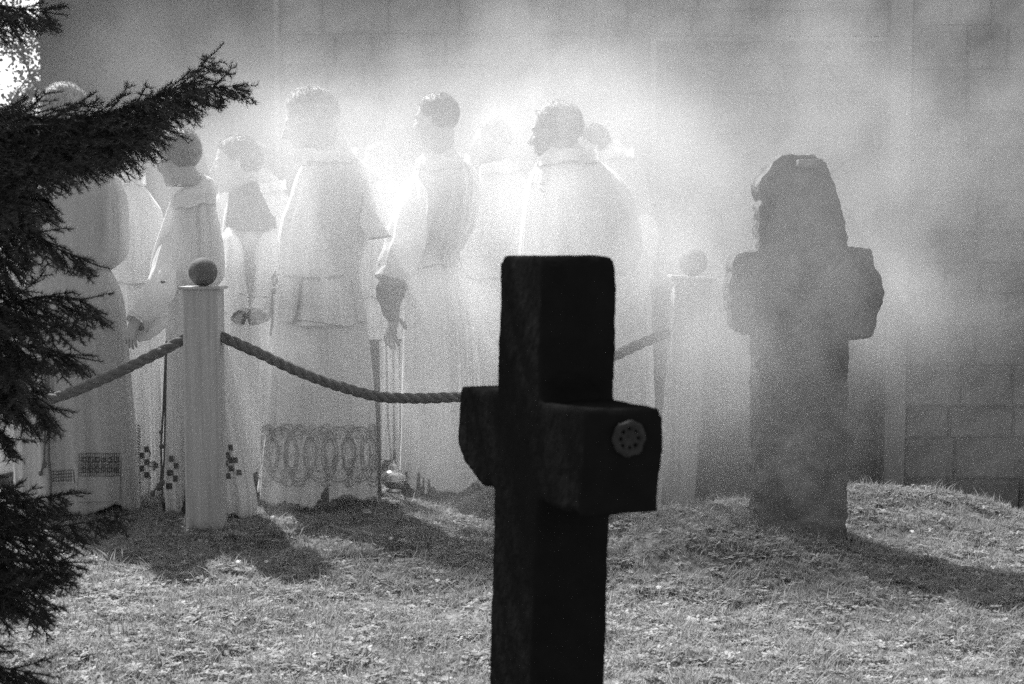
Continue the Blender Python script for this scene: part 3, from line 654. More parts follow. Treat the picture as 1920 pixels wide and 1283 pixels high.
for cx, wd in ((496, 27), (530, 30), (566, 30), (602, 31), (638, 31), (674, 29), (704, 20)):
    if wd:
        cx += rg0.uniform(-4, 4); wd += rg0.uniform(-5, 4)
        ribbon(m, g, arc(cx, 852, wd, 52, 0, 2 * PI, 26), 2.2, .007); ribbon(m, g, arc(cx, 852, wd - 5, 46, 0, 2 * PI, 26), 1.2, .007)
        ribbon(m, g, arc(cx, 868, wd * .3, 16, 0, 2 * PI, 16), 1.2, .007)
        ribbon(m, g, [(cx - 14, 812), (cx - 4, 806), (cx + 5, 812), (cx + 3, 822), (cx - 5, 822), (cx - 6, 815), (cx, 813), (cx + 2, 817)], 1.2, .007)
        for s2 in (-1, 1): ribbon(m, g, [(cx + s2 * wd * .9, 828), (cx + s2 * wd * .5, 822), (cx + s2 * 6, 840), (cx + s2 * wd * .4, 875), (cx + s2 * wd * .85, 880)], 1.4, .007)
    else:
        for s2 in (-1, 1):
            ribbon(m, g, [(cx + s2 * 20, 800), (cx + s2 * 8, 820), (cx + s2 * 2, 850), (cx + s2 * 8, 880), (cx + s2 * 22, 902)], 2.2, .007)
            ribbon(m, g, [(cx + s2 * 14, 800), (cx + s2 * 4, 830), (cx, 850)], 1.4, .007); ribbon(m, g, [(cx, 866), (cx + s2 * 6, 895), (cx + s2 * 12, 905)], 1.4, .007)
            ribbon(m, g, [(cx, 798), (cx + s2 * 9, 795), (cx + s2 * 16, 799), (cx + s2 * 8, 804), (cx, 802)], 2.6, .007); ribbon(m, g, [(cx, 905), (cx + s2 * 10, 903), (cx + s2 * 14, 908), (cx, 909)], 2.2, .007)
for x in (500, 540, 560, 612, 656, 700): ribbon(m, g, arc(x, 803, 9, 7, PI, 2 * PI, 8), 1.6, .007); ribbon(m, g, arc(x, 906, 9, 6, 0, PI, 8), 1.4, .007)
for k in range(70):
    x, y = rg0.uniform(494, 704), rg0.uniform(800, 908); ribbon(m, g, arc(x, y, rg0.uniform(2, 5), rg0.uniform(2, 6), rg0.uniform(0, 6), rg0.uniform(7, 11), 8), 1.1, .007)
m.build('lace_hem', LACE, P5[0])
# small boy between central man and the censer bearer
P6 = person('small boy in white between the central man and the censer bearer', 7.2, (709, 309), .86, -1.0, .1,
  [(352, 694, 728), (360, 684, 742), (375, 674, 758), (400, 664, 768), (470, 660, 778), (560, 664, 776)], [(550, 668, 772), (700, 664, 776), (868, 658, 782)], HAIRL,
  [((672, 470, 7.1), (700, 520, 7.0)), ((765, 470, 7.1), (735, 520, 7.0))], umat=SURP, seed=81)
collar(P6[0], [(346, 698, 724), (354, 688, 736), (364, 680, 748)], 7.2, seed=3)
# censer bearer
P7 = person('tall young man with squared short hair holding a censer on chains', 6.45, (816, 226), .98, -2.0, .05,
  [(290, 794, 850), (300, 786, 872), (315, 778, 890), (332, 773, 899), (360, 766, 900), (400, 760, 896), (430, 757, 890), (460, 755, 872), (480, 755, 858), (500, 752, 862)],
  [(470, 757, 856), (490, 754, 861), (517, 751, 875), (560, 750, 884), (602, 750, 891), (683, 750, 899), (800, 748, 905), (912, 744, 908)], HAIRD,
  [((765, 440, 6.3), (738, 590, 6.12)), ((880, 430, 6.45), (850, 500, 6.5))], depth=.66, seed=91, expose=(0,), fold_u=(.018, .04), fold_l=(.02, .05), hairlen=.003)
collar(P7[0], [(282, 790, 846), (292, 780, 856), (304, 778, 874), (318, 776, 884)], 6.44, 'collar', LINEN, .72, 9)
sleeve(P7[0], [(778, 330, 6.36, .05, 1), (768, 400, 6.26, .075, 1), (758, 460, 6.2, .085, .9), (745, 500, 6.16, .08, .8), (732, 530, 6.13, .07, .75)], 'sleeve', LINEN, 23)
sleeve(P7[0], [(748, 515, 6.13, .06, .7), (730, 545, 6.11, .062, .65), (732, 580, 6.1, .04, .6), (738, 600, 6.1, .026, .7)], 'shaded_under_sleeve', CUFF_SHADE, 24)  # second sleeve, grey so the shadowed underside is in its colour
cass = Garment([(880, 742, 902), (905, 738, 904), (930, 736, 908)], 6.47, .6, (.03, .05), 96, n=16); cass.mb().build('cassock_hem', DARKCLOTH, P7[0])
m = MB(); gU = P7[2]; ribbon(m, gU, [(786, 320), (781, 345), (774, 380), (768, 420), (764, 455)], 5, .005); m.build('stole_edge', WHITETHREAD, P7[0])
# censer
TY = 6.10
th = empty('censer', at(738, 915, TY)); tag(th, 'shiny metal censer hanging on three long chains from a small bar', 'censer')
m = MB(); prof = [(.0, -.05), (.030, -.048), (.036, -.040), (.018, -.034), (.030, -.026), (.052, -.008), (.058, .006), (.055, .012)]
def lathe(m, c, prof, n=28):
    v = [c + Vector((r * math.cos(2 * PI * j / n), r * math.sin(2 * PI * j / n), z)) for r, z in prof for j in range(n)]
    m.add(v, [(i * n + j, i * n + (j + 1) % n, (i + 1) * n + (j + 1) % n, (i + 1) * n + j) for i in range(len(prof) - 1) for j in range(n)])
tc_ = at(738, 902, TY); lathe(m, tc_, prof); m.build('bowl', METAL, th)
m = MB(); lathe(m, tc_, [(.056, .014), (.054, .024), (.044, .038), (.030, .046), (.024, .050), (.024, .062), (.018, .070), (.008, .080), (.006, .086), (.001, .090)]); m.build('lid', METAL, th)
m = MB(); by_ = at(736, 637, TY); m.tube([by_ - Vector((.034, 0, 0)), by_ + Vector((.034, 0, 0))], .004, 8); m.ell(by_ - Vector((.034, 0, 0)), (.006,) * 3, None, 8, 6); m.ell(by_ + Vector((.034, 0, 0)), (.006,) * 3, None, 8, 6); m.build('chain_bar', CHAINM, th)
m = MB(); m.tube([at(738, 624, TY) + Vector((.014 * math.cos(a), 0, .016 * math.sin(a))) for a in np.linspace(0, 2 * PI, 16)], .0024, 6, False); m.tube([at(734, 604, TY), at(735, 637, TY)], .003, 6); m.build('ring', CHAINM, th)
for k, (xt, xm, xb) in enumerate(((724, 728, 734), (737, 739, 740), (749, 750, 746))):
    m = MB(); a, b, c = at(xt, 638, TY), at(xm, 800, TY), at(xb, 872, TY); tot = 64
    for i in range(tot):
        t = i / tot; q = (a.lerp(b, t / .7) if t < .7 else b.lerp(c, (t - .7) / .3)); ln = .0058
        ax = Vector((1, 0, 0)) if i % 2 else Vector((0, 1, 0))
        m.tube([q + ax * .0038 * math.cos(u) + Vector((0, 0, ln * math.sin(u))) for u in np.linspace(0, 2 * PI, 9)], .0013, 4, False)
    m.build('chain', CHAINM, th)
# bright torso behind
P8 = person('fair haired man in brightest white robe right of the censer bearer', 7.0, (920, 268), .93, LEFT + .5, .05,
  [(312, 912, 958), (322, 902, 968), (333, 894, 982), (350, 884, 992), (390, 874, 998), (430, 868, 1000), (480, 862, 1000), (520, 868, 998)], [(510, 872, 992), (600, 874, 996), (700, 876, 1000), (884, 870, 1010)], HAIRL,
  [((880, 450, 6.9), (910, 510, 6.8)), ((985, 450, 6.9), (950, 510, 6.8))], umat=SURP, seed=101)
collar(P8[0], [(306, 912, 954), (316, 904, 962), (326, 898, 972)], 6.98, seed=13)
# broad older man
P9 = person('broad older man with bright rimmed hair and stole above the dark cross', 6.3, (1041, 248), 1.1, LEFT - .35, .12,
  [(286, 1030, 1092), (296, 1018, 1110), (306, 1008, 1130), (320, 998, 1150), (345, 988, 1174), (380, 982, 1190), (430, 976, 1200), (470, 973, 1203), (497, 972, 1194), (515, 974, 1184)],
  [(490, 976, 1182), (560, 970, 1192), (640, 962, 1204), (760, 952, 1216), (930, 940, 1226)], HAIRG,
  [((995, 430, 6.2), (1000, 510, 6.1)), ((1180, 430, 6.3), (1120, 510, 6.1))], umat=LINEN2, depth=.64, seed=111, fold_u=(.015, .035), fold_l=(.02, .05))
collar(P9[0], [(272, 1024, 1076), (282, 1016, 1090), (296, 1008, 1110), (308, 1004, 1124)], 6.28, 'collar', LINEN, .72, 15)
m = MB(); gU = P9[2]; patch(m, gU, 1008, 312, 1030, 400, .008, 5, 12, skew=-18); m.build('stole', LINEN, P9[0])
m = MB(); ribbon(m, gU, [(1012, 345), (1022, 343)], 4, .014); ribbon(m, gU, [(1010, 352), (1018, 360)], 4, .014); m.build('stole_motif', LACE, P9[0])
# last one at the right
P10 = person('rightmost robed man, half hidden behind the broad older man', 7.0, (1108, 276), .88, LEFT + .2, .2,
  [(280, 1122, 1158), (287, 1112, 1170), (296, 1104, 1182), (308, 1100, 1196), (330, 1096, 1210), (370, 1096, 1218), (420, 1096, 1222), (500, 1098, 1222)], [(490, 1100, 1218), (640, 1096, 1224), (884, 1090, 1228)], HAIRD,
  [((1110, 440, 6.9), (1130, 500, 6.8)), ((1210, 430, 6.9), (1205, 490, 6.8))], umat=SURP, seed=121)
collar(P10[0], [(272, 1128, 1158), (280, 1116, 1168), (290, 1108, 1180), (302, 1104, 1190)], 6.98, 'collar', SURP, .72, 15)
sleeve(P10[0], [(1208, 400, 6.85, .05, 1), (1212, 450, 6.8, .06, 1), (1206, 490, 6.75, .05, .8)], 'sleeve', SURP, 33)
sleeve(P10[0], [(1206, 480, 6.72, .04, .6), (1207, 505, 6.72, .045, .5), (1210, 545, 6.73, .02, .5)], 'sleeve_drape', SURP, 34)

# ------------------------------------------------------------------ spruce
TX, TYr = -1.95, 3.9
sp = empty('spruce_tree', (TX, TYr, gz(TX, TYr))); tag(sp, 'dark spruce with needled branches reaching in at the picture edge', 'spruce tree')
m = MB(); m.tube([Vector((TX + .02 * math.sin(z * 2), TYr, z)) for z in np.linspace(-.2, 4.2, 30)], [.11 - .02 * z for z in np.linspace(-.2, 4.2, 30)], 14); m.build('trunk', BARK, sp)
rs = random.Random(3); NEED = {'n': 0}
def needles(m, a, b, r=.0013, dens=520, ln=.017):
    d = (b - a); Ln = d.length
    if Ln < .004: return
    d.normalize(); u = d.orthogonal().normalized(); v = d.cross(u); n = int(Ln * dens) + 1
    for i in range(n):
        t = i / n; ang = rs.uniform(0, 2 * PI); rad = u * math.cos(ang) + v * math.sin(ang)
        if rad.z < -.3 and rs.random() < .35: rad = -rad
        dn = (rad * rs.uniform(.65, 1) + d * rs.uniform(.45, .95) + Vector((0, 0, .18))).normalized(); L_ = ln * rs.uniform(.7, 1.15)
        p = a + d * Ln * t; s_ = dn.orthogonal().normalized() * .0010; s2 = dn.cross(s_)
        m.add([p + s_, p - s_, p + s2 * 1.2, p + dn * L_], [(0, 1, 3), (1, 2, 3), (2, 0, 3)]); NEED['n'] += 1
def twig(mw, mn, p, d, length, level, droop=.25, dens=520):
    seg = max(3, int(length / .03)); q = p.copy(); dd = d.normalized(); r0 = .0012 + length * .012; pts = [q.copy()]
    for i in range(seg):
        dd = (dd + Vector((rs.gauss(0, .05), rs.gauss(0, .05), rs.gauss(0, .05) - droop * .06 + (.05 if i > seg * .6 else 0)))).normalized()
        nq = q + dd * length / seg; needles(mn, q, nq, dens=dens); q = nq; pts.append(q.copy())
        if level > 0 and i > 0:
            for s_ in (-1, 1):
                if rs.random() < .92:
                    side = dd.cross(Vector((0, 0, 1))); side = side.normalized() if side.length > .1 else Vector((1, 0, 0))
                    sd2 = (dd * .75 + side * s_ * rs.uniform(.5, .9) + Vector((0, 0, rs.uniform(-.5, .05)))).normalized()
                    twig(mw, mn, q, sd2, length * (1 - i / seg * .6) * rs.uniform(.35, .55), level - 1, droop, dens)
    mw.tube(pts, [r0 * (1 - .8 * i / seg) + .0006 for i in range(seg + 1)], 4, False)
def branch(pts, tl=.22, step=.045, level=1, hang=.5, start=0, wood=.007, dens=520, flip=1.0):
    """pts: (px, py, Y) path; side twigs spread from it and hang"""
    P = [at(*p) for p in pts]; mw, mn = MB(), MB(); Q = []
    for i in range(len(P) - 1):
        p0, p1, p2, p3 = P[max(i - 1, 0)], P[i], P[i + 1], P[min(i + 2, len(P) - 1)]; k = max(2, int((p2 - p1).length / .02))
        for j in range(k):
            t = j / k; Q.append(.5 * ((2 * p1) + (p2 - p0) * t + (2 * p0 - 5 * p1 + 4 * p2 - p3) * t * t + (3 * p1 - p0 - 3 * p2 + p3) * t ** 3))
    Q.append(P[-1]); n = len(Q); mw.tube([Q[0].lerp(Vector((TX, TYr, Q[0].z + .15)), 1 - t) for t in np.linspace(0, 1, 8)][:-1] + Q, [wood * 1.5] * 7 + [wood * (1 - .85 * i / n) for i in range(n)], 7)
    acc = 0
    for i in range(1, n):
        d = (Q[i] - Q[i - 1]); acc += d.length; needles(mn, Q[i - 1], Q[i], dens=dens)
        if acc > step and i / n > start:
            acc = 0; dn = d.normalized(); k = 1 - .72 * (i / n) ** 1.5
            for s_ in (-1, 1):
                side = dn.cross(Vector((0, 0, 1))).normalized() * s_
                dv = (dn * rs.uniform(.5, .9) + side * rs.uniform(.35, .8) + Vector((0, 0, -hang * rs.uniform(.4, 1.1)))).normalized()
                twig(mw, mn, Q[i], dv, tl * k * rs.uniform(.6, 1.15), level, .3, dens)
                if rs.random() < .55: twig(mw, mn, Q[i], (dv + Vector((rs.gauss(0, .35), rs.gauss(0, .35), rs.gauss(-.3, .4)))).normalized(), tl * k * rs.uniform(.5, 1), level, .3, dens)
            if rs.random() < .95:
                dv = (dn * .8 + Vector((rs.uniform(-.2, .2), rs.uniform(-.2, .2), rs.uniform(-1.1, .6)))).normalized(); twig(mw, mn, Q[i], dv, tl * k * rs.uniform(.5, .9), level, .2, dens)
    twig(mw, mn, Q[-1], (Q[-1] - Q[-3]).normalized(), tl * .35, 0, 0)
    b = mw.build('branch', BARK, sp); nd = mn.build('needles', NEEDLE, b, False); nd['kind'] = 'stuff'
branch([(-160, 270, 3.9), (-40, 250, 3.88), (60, 235, 3.86), (150, 222, 3.85), (230, 205, 3.85), (300, 178, 3.84), (350, 150, 3.84), (376, 124, 3.83)], 0.250, .022, 1, .7)
branch([(-120, 240, 4.0), (0, 222, 3.98), (120, 226, 3.96), (220, 222, 3.95), (300, 196, 3.93), (370, 168, 3.92), (436, 162, 3.9)], 0.213, .022, 1, .55)
branch([(-120, 300, 3.8), (0, 282, 3.78), (90, 270, 3.76), (180, 262, 3.76), (250, 250, 3.75)], 0.213, .022, 1, .9)
branch([(-160, 330, 3.8), (-60, 350, 3.78), (10, 385, 3.76), (55, 425, 3.75), (100, 462, 3.75), (158, 488, 3.74)], 0.213, .022, 1, .7)
branch([(-160, 300, 3.9), (-60, 300, 3.95), (0, 320, 3.96), (50, 345, 3.95), (80, 370, 3.95)], 0.213, .022, 1, .9)
branch([(-160, 430, 3.8), (-80, 440, 3.76), (-20, 470, 3.74), (20, 500, 3.73)], 0.188, .022, 1, .7)
branch([(-160, 560, 3.85), (-60, 575, 3.84), (20, 568, 3.82), (90, 556, 3.8), (150, 562, 3.8), (172, 578, 3.8)], 0.213, .022, 1, .75)
branch([(-160, 600, 3.75), (-60, 625, 3.74), (10, 640, 3.73), (70, 650, 3.72), (135, 668, 3.72)], 0.237, .022, 1, .6)
branch([(-160, 660, 3.85), (-60, 690, 3.84), (0, 710, 3.82), (50, 735, 3.82), (85, 775, 3.82)], 0.237, .022, 1, .7)
branch([(-160, 520, 3.9), (-80, 560, 3.9), (-20, 600, 3.9), (20, 650, 3.9), (30, 700, 3.9)], 0.213, .022, 1, .6)
branch([(-160, 930, 3.75), (-60, 945, 3.72), (10, 945, 3.7), (70, 935, 3.7), (115, 928, 3.7)], 0.188, .022, 1, .6)
branch([(-160, 980, 3.7), (-40, 1000, 3.62), (50, 995, 3.6), (130, 985, 3.6), (215, 968, 3.58)], 0.175, .022, 1, .6)
branch([(-160, 1040, 3.6), (-50, 1070, 3.5), (30, 1080, 3.48), (90, 1075, 3.46)], 0.200, .022, 1, .5)
branch([(-160, -10, 3.9), (-60, 0, 3.9), (20, 14, 3.9), (80, 22, 3.9)], 0.200, .022, 1, .7)
branch([(-160, 80, 3.9), (-80, 95, 3.9), (-20, 110, 3.9)], .10, .05, 1, .6)
for q in (([(-160, 380, 3.85), (-70, 400, 3.84), (0, 430, 3.83), (40, 470, 3.83)], .2), ([(-170, 450, 3.95), (-70, 480, 3.94), (0, 520, 3.93), (30, 560, 3.93)], .2),
          ([(-160, 620, 3.9), (-60, 660, 3.9), (10, 690, 3.9), (60, 715, 3.9)], .2), ([(-170, 720, 3.8), (-80, 750, 3.8), (-20, 790, 3.8), (15, 830, 3.8)], .18), ([(-170, 260, 4.0), (-60, 262, 4.0), (40, 262, 4.0), (130, 268, 4.0), (200, 262, 4.0)], .2),
          ([(-160, 200, 3.9), (-60, 205, 3.9), (30, 215, 3.9), (110, 225, 3.9), (200, 226, 3.9), (270, 215, 3.9)], .17), ([(-160, 900, 3.8), (-60, 925, 3.78), (10, 960, 3.78), (60, 985, 3.78)], .18),
          ([(-160, 540, 3.7), (-60, 550, 3.7), (30, 590, 3.7), (95, 610, 3.7), (150, 602, 3.7)], .17)):
    branch(q[0], q[1], .024, 1, .75)
for q in (([(-150, 230, 3.86), (-20, 232, 3.85), (80, 236, 3.84), (170, 226, 3.83), (250, 204, 3.82), (320, 172, 3.81), (365, 150, 3.8)], .19), ([(-120, 262, 3.92), (20, 268, 3.9), (120, 262, 3.9), (210, 256, 3.9), (268, 250, 3.9)], .21),
          ([(-170, 340, 3.7), (-80, 350, 3.7), (-10, 360, 3.7), (45, 380, 3.7)], .2), ([(-170, 850, 3.7), (-80, 880, 3.7), (-20, 900, 3.7), (20, 915, 3.7)], .18)):
    branch(q[0], q[1], .02, 1, .8)
for q in ([(-170, 1090, 3.42), (-60, 1110, 3.40), (20, 1120, 3.38), (70, 1128, 3.38)], [(-170, 1230, 3.3), (-60, 1245, 3.3), (20, 1255, 3.3), (60, 1262, 3.3)], [(-170, 1040, 3.5), (-60, 1052, 3.5), (40, 1050, 3.5), (120, 1055, 3.5)]):  # low boughs added to darken the corner where the grass lies in shade
    branch(q, .2, .024, 1, .6)
for z0, ex, ey, ez in ((2.55, -.62, 3.72, 2.5), (2.85, -.72, 3.95, 2.75), (3.1, -.75, 4.2, 2.95), (2.7, -.85, 4.35, 2.65), (3.3, -.55, 3.9, 3.15), (2.95, -.5, 3.6, 2.85), (3.2, -.95, 4.5, 3.1), (2.6, -.95, 4.05, 2.55), (3.05, -.6, 4.05, 3.0)):  # unseen upper boughs, added to keep the sun off the near cross
    A0 = Vector((TX + .06, TYr, z0)); E0 = Vector((ex, ey, ez)); M0 = A0.lerp(E0, .5) + Vector((0, 0, .06))
    branch([proj(A0) + (A0.y,), proj(M0) + (M0.y,), proj(E0) + (E0.y,)], .26, .035, 1, .4, dens=260)
for zz, an in ((2.2, .5), (2.6, 2.2), (2.9, 3.6), (3.3, 5.0), (1.9, 4.0), (1.5, 3.1), (1.0, 3.8), (.6, 3.3), (3.6, 1.2), (1.3, 2.3), (.8, 2.0), (3.0, 0.1), (2.5, -.4)):
    L_ = .95 * (1 - zz / 4.8) + .15; e = Vector((TX + L_ * math.cos(an), TYr + L_ * math.sin(an), zz - .1)); mid = Vector((TX + L_ * .5 * math.cos(an), TYr + L_ * .5 * math.sin(an), zz + .02))
    pr = [proj(Vector((TX + .06 * math.cos(an), TYr + .06 * math.sin(an), zz))) + (TYr + .06 * math.sin(an),), proj(mid) + (mid.y,), proj(e) + (e.y,)]
    branch(pr, .22, .06, 1, .5, dens=300)

# ------------------------------------------------------------------ far broadleaf tree beyond the building corner
FT = Vector((-6.35, 17, 0)); ft = empty('broadleaf_tree', FT); tag(ft, 'blurred broadleaf tree beyond the building corner against bright sky', 'tree')
m = MB(); ml = MB(); r2 = random.Random(5)
m.tube([FT + Vector((.06 * math.sin(z), .0, z)) for z in np.linspace(-.6, 6.5, 20)], [.17 - .018 * z for z in np.linspace(-.0, 6.5, 20)], 10)
def lim(p, d, L_, r, lv):
    pts = [p]; q = p.copy()
    for i in range(7):
        d = (d + Vector((r2.gauss(0, .13), r2.gauss(0, .13), r2.gauss(.0, .1)))).normalized(); q = q + d * L_ / 7; pts.append(q.copy())
        if lv < 2 and i > 0 and r2.random() < .8: lim(q.copy(), (d + Vector((r2.uniform(-1, 1), r2.uniform(-1, 1), r2.uniform(-.5, .6)))).normalized(), L_ * .5, r * .5, lv + 1)
        if lv > 0:
            for _ in range(4 if r2.random() < .55 else 0):
                c = q + Vector((r2.gauss(0, .07), r2.gauss(0, .07), r2.gauss(0, .06))); a = Vector((r2.gauss(0, 1), r2.gauss(0, 1), r2.gauss(0, 1))).normalized() * .035; b = a.orthogonal().normalized() * .02
                ml.add([c - a, c + b, c + a, c - b], [(0, 1, 2, 3)])
    m.tube(pts, [r * (1 - .7 * i / 7) for i in range(8)], 5, False)
for i in range(40):
    z = r2.uniform(1.0, 5.3); a = r2.uniform(0, 2 * PI); lim(FT + Vector((0, 0, z)), Vector((math.cos(a), math.sin(a), r2.uniform(.0, .7))), r2.uniform(.9, 1.7), .03, 0)
m.build('trunk', BARK, ft); o = ml.build('crown', LEAFM, ft, False)

# ------------------------------------------------------------------ grass, weeds, small litter
def blade(m, p, h, wd, lean, az, segs=3):
    d = Vector((math.cos(az), math.sin(az), 0)); sd_ = Vector((-d.y, d.x, 0)) * wd / 2; v = []
    for i in range(segs + 1):
        t = i / segs; c = p + Vector((0, 0, h * t)) + d * lean * t * t; k = 1 - t ** 1.5
        v += [c - sd_ * k, c + sd_ * k] if i < segs else [c]
    f = [(2 * i, 2 * i + 1, 2 * i + 3, 2 * i + 2) for i in range(segs - 1)] + [(2 * segs - 2, 2 * segs - 1, 2 * segs)]
    m.add(v, f)
coll = bpy.data.collections.new('tuft_sources')     # not linked: only instanced by the grass
rg = random.Random(9)
for k in range(7):
    m = MB(); dry = False
    for _ in range(16 if k < 6 else 9):
        a = rg.uniform(0, 2 * PI); r = rg.uniform(0, .022); h = rg.uniform(.008, .024) * (1.7 if k == 4 else 1); 
        blade(m, Vector((r * math.cos(a), r * math.sin(a), -.004)), h, rg.uniform(.0016, .0034), rg.uniform(.4, 1.3) * h, rg.uniform(0, 2 * PI))
    if k in (3, 5):                       # clover-like leaflets
        m = MB()
        for _ in range(9 if k == 3 else 5):
            c = Vector((rg.uniform(-.02, .02), rg.uniform(-.02, .02), rg.uniform(.004, .012)))
            for q in range(3):
                a = q * 2.1 + rg.uniform(0, 1); t = Vector((math.cos(a), math.sin(a), .2)) * (.007 if k == 3 else .013); s_ = Vector((-math.sin(a), math.cos(a), 0)) * .0036; m.add([c, c + t * .6 + s_, c + t, c + t * .6 - s_], [(0, 1, 2, 3)])
    if k == 2:                  # flat dead straw among the blades
        for _ in range(4):
            a = rg.uniform(0, 6.28); c = Vector((rg.uniform(-.02, .02), rg.uniform(-.02, .02), rg.uniform(.004, .014))); t = Vector((math.cos(a), math.sin(a), rg.uniform(-.15, .25))) * rg.uniform(.004, .010); s_ = Vector((-math.sin(a), math.cos(a), 0)) * .0011
            m.add([c - s_, c + t - s_, c + t + s_, c + s_], [(0, 1, 2, 3)])
    dry = k in (2,)
    me = bpy.data.meshes.new('tuft'); me.from_pydata([tuple(v) for v in m.v], [], m.f); me.materials.append(DRYG if dry else GRASS)
    coll.objects.link(bpy.data.objects.new('tuft', me))
gx = np.arange(-2.9, 3.4, .06); gy = np.arange(3.2, 8.0, .06)
GV = [(x, y, gz(x, y)) for y in gy for x in gx]; k = len(gx)
GF = [(j * k + i, j * k + i + 1, (j + 1) * k + i + 1, (j + 1) * k + i) for j in range(len(gy) - 1) for i in range(k - 1) if abs(gx[i]) < .40 * gy[j] + .15]
go = mesh_obj('grass', GV, GF, GRASS); tag(go, 'short dry meadow grass', 'grass', kind='stuff')
ng = bpy.data.node_groups.new('grass_scatter', 'GeometryNodeTree')
ng.interface.new_socket('Geometry', in_out='INPUT', socket_type='NodeSocketGeometry'); ng.interface.new_socket('Geometry', in_out='OUTPUT', socket_type='NodeSocketGeometry')
N = ng.nodes; Lk = ng.links; gi = N.new('NodeGroupInput'); gout = N.new('NodeGroupOutput')
dp = N.new('GeometryNodeDistributePointsOnFaces'); 
nz = N.new('ShaderNodeTexNoise'); nz.inputs['Scale'].default_value = 4.5; nz.inputs['Detail'].default_value = 5
mr = N.new('ShaderNodeMapRange'); mr.inputs['From Min'].default_value = .38; mr.inputs['From Max'].default_value = .62; mr.inputs['To Min'].default_value = 900; mr.inputs['To Max'].default_value = 6500
Lk.new(nz.outputs[0], mr.inputs[0]); Lk.new(mr.outputs[0], dp.inputs['Density'])
ci = N.new('GeometryNodeCollectionInfo'); ci.inputs['Collection'].default_value = coll; ci.inputs['Separate Children'].default_value = True
ip = N.new('GeometryNodeInstanceOnPoints'); ip.inputs['Pick Instance'].default_value = True
rv = N.new('FunctionNodeRandomValue'); rv.data_type = 'FLOAT_VECTOR'; rv.inputs[0].default_value = (-.25, -.25, 0); rv.inputs[1].default_value = (.25, .25, 6.283)
rf = N.new('FunctionNodeRandomValue'); rf.data_type = 'FLOAT'; rf.inputs[2].default_value = .4; rf.inputs[3].default_value = 1.6
Lk.new(gi.outputs[0], dp.inputs['Mesh']); Lk.new(dp.outputs['Points'], ip.inputs['Points']); Lk.new(ci.outputs[0], ip.inputs['Instance']); Lk.new(rv.outputs[0], ip.inputs['Rotation']); Lk.new(rf.outputs[1], ip.inputs['Scale'])
Lk.new(ip.outputs[0], gout.inputs[0]); md = go.modifiers.new('scatter', 'NODES'); md.node_group = ng
def gpt(px, py, zlift=0):           # where the ray of a pixel meets the ground
    Y = 5.
    for _ in range(30):
        p = at(px, py, Y); d = (CAMZ - gz(p.x, Y) - zlift) / (CAMZ - p.z); Y = Y * d if p.z < CAMZ else Y; Y = min(max(Y, 3), 8)
    p = at(px, py, Y); return Vector((p.x, Y, gz(p.x, Y)))
def weed(px, py, label, n, h0, h1, mtl=GRASS, spread=.03):
    p = gpt(px, py); r = random.Random(px); m = MB()
    for _ in range(n):
        h = r.uniform(h0, h1); blade(m, Vector((p.x + r.gauss(0, spread * .5), p.y + r.gauss(0, spread * .5), p.z - .01)), h, r.uniform(.002, .0035), h * r.uniform(.2, .9), r.uniform(0, 2 * PI), 5)
    tag(m.build('grass_tuft', mtl, None, False), label, 'grass tuft', 'long grass tufts')
weed(1592, 1040, 'pale dry grass tuft at the corner of the grey stone cross', 34, .05, .12, DRYG, .05)
weed(1560, 1105, 'dense grass tuft just below the grey stone cross', 90, .03, .075, GRASS, .11)
weed(1335, 975, 'sparse tall blades left of the grey stone cross', 16, .04, .09, DRYG, .07)
weed(480, 1180, 'tall weed in the open grass below the shadows', 22, .05, .13, GRASS, .05)
weed(1345, 1195, 'low grass clump in the grass right of the dark cross', 60, .02, .055, GRASS, .08)
weed(800, 1135, 'low dark clump of grass left of the dark cross', 70, .02, .05, GRASS, .09)
weed(395, 1120, 'thin blades beside the shadow near the spruce', 20, .04, .09, GRASS, .08)
weed(1310, 1270, 'grass clump at the bottom edge by the dark cross', 40, .02, .05, GRASS, .06)
def daisy(px, py, label, s=1.0):
    p = gpt(px, py); m = MB(); c = p + Vector((0, 0, .028)); e = empty('daisy', p); tag(e, label, 'daisy', 'daisies scattered in the grass')
    for k in range(9):
        a = 2 * PI * k / 9; d = Vector((math.cos(a), math.sin(a) * .8, .35 * math.sin(a) + .1)) * .011 * s; t = Vector((-math.sin(a), math.cos(a), 0)) * .003; m.add([c, c + d * .6 + t, c + d, c + d * .6 - t], [(0, 1, 2, 3)])
    m.build('petals', DAISY, e, False); m = MB(); m.tube([p - Vector((0, 0, .01)), c], .0008, 4); m.build('stem', GRASS, e)
for q, lb in (((512, 982), 'tiny white daisy in shade below the left end of the lace hem'), ((543, 966), 'tiny white daisy just under the dark shoes of the central man'), ((402, 996), 'tiny white daisy at the foot of the ball post'),
  ((733, 1025), 'tiny white daisy in shade in front of the censer'), ((500, 1068), 'tiny white daisy inside the right tip of the boys shadow'), ((447, 1068), 'tiny white daisy inside the middle of the boys shadow'),
  ((820, 1100), 'tiny white daisy on the lower rim of the censer bearer shadow'), ((1235, 1120), 'tiny white daisy in sunlit grass right of the dark cross'), ((1710, 1000), 'tiny white daisy on the sunny mound right of the grey cross')): daisy(*q, lb)
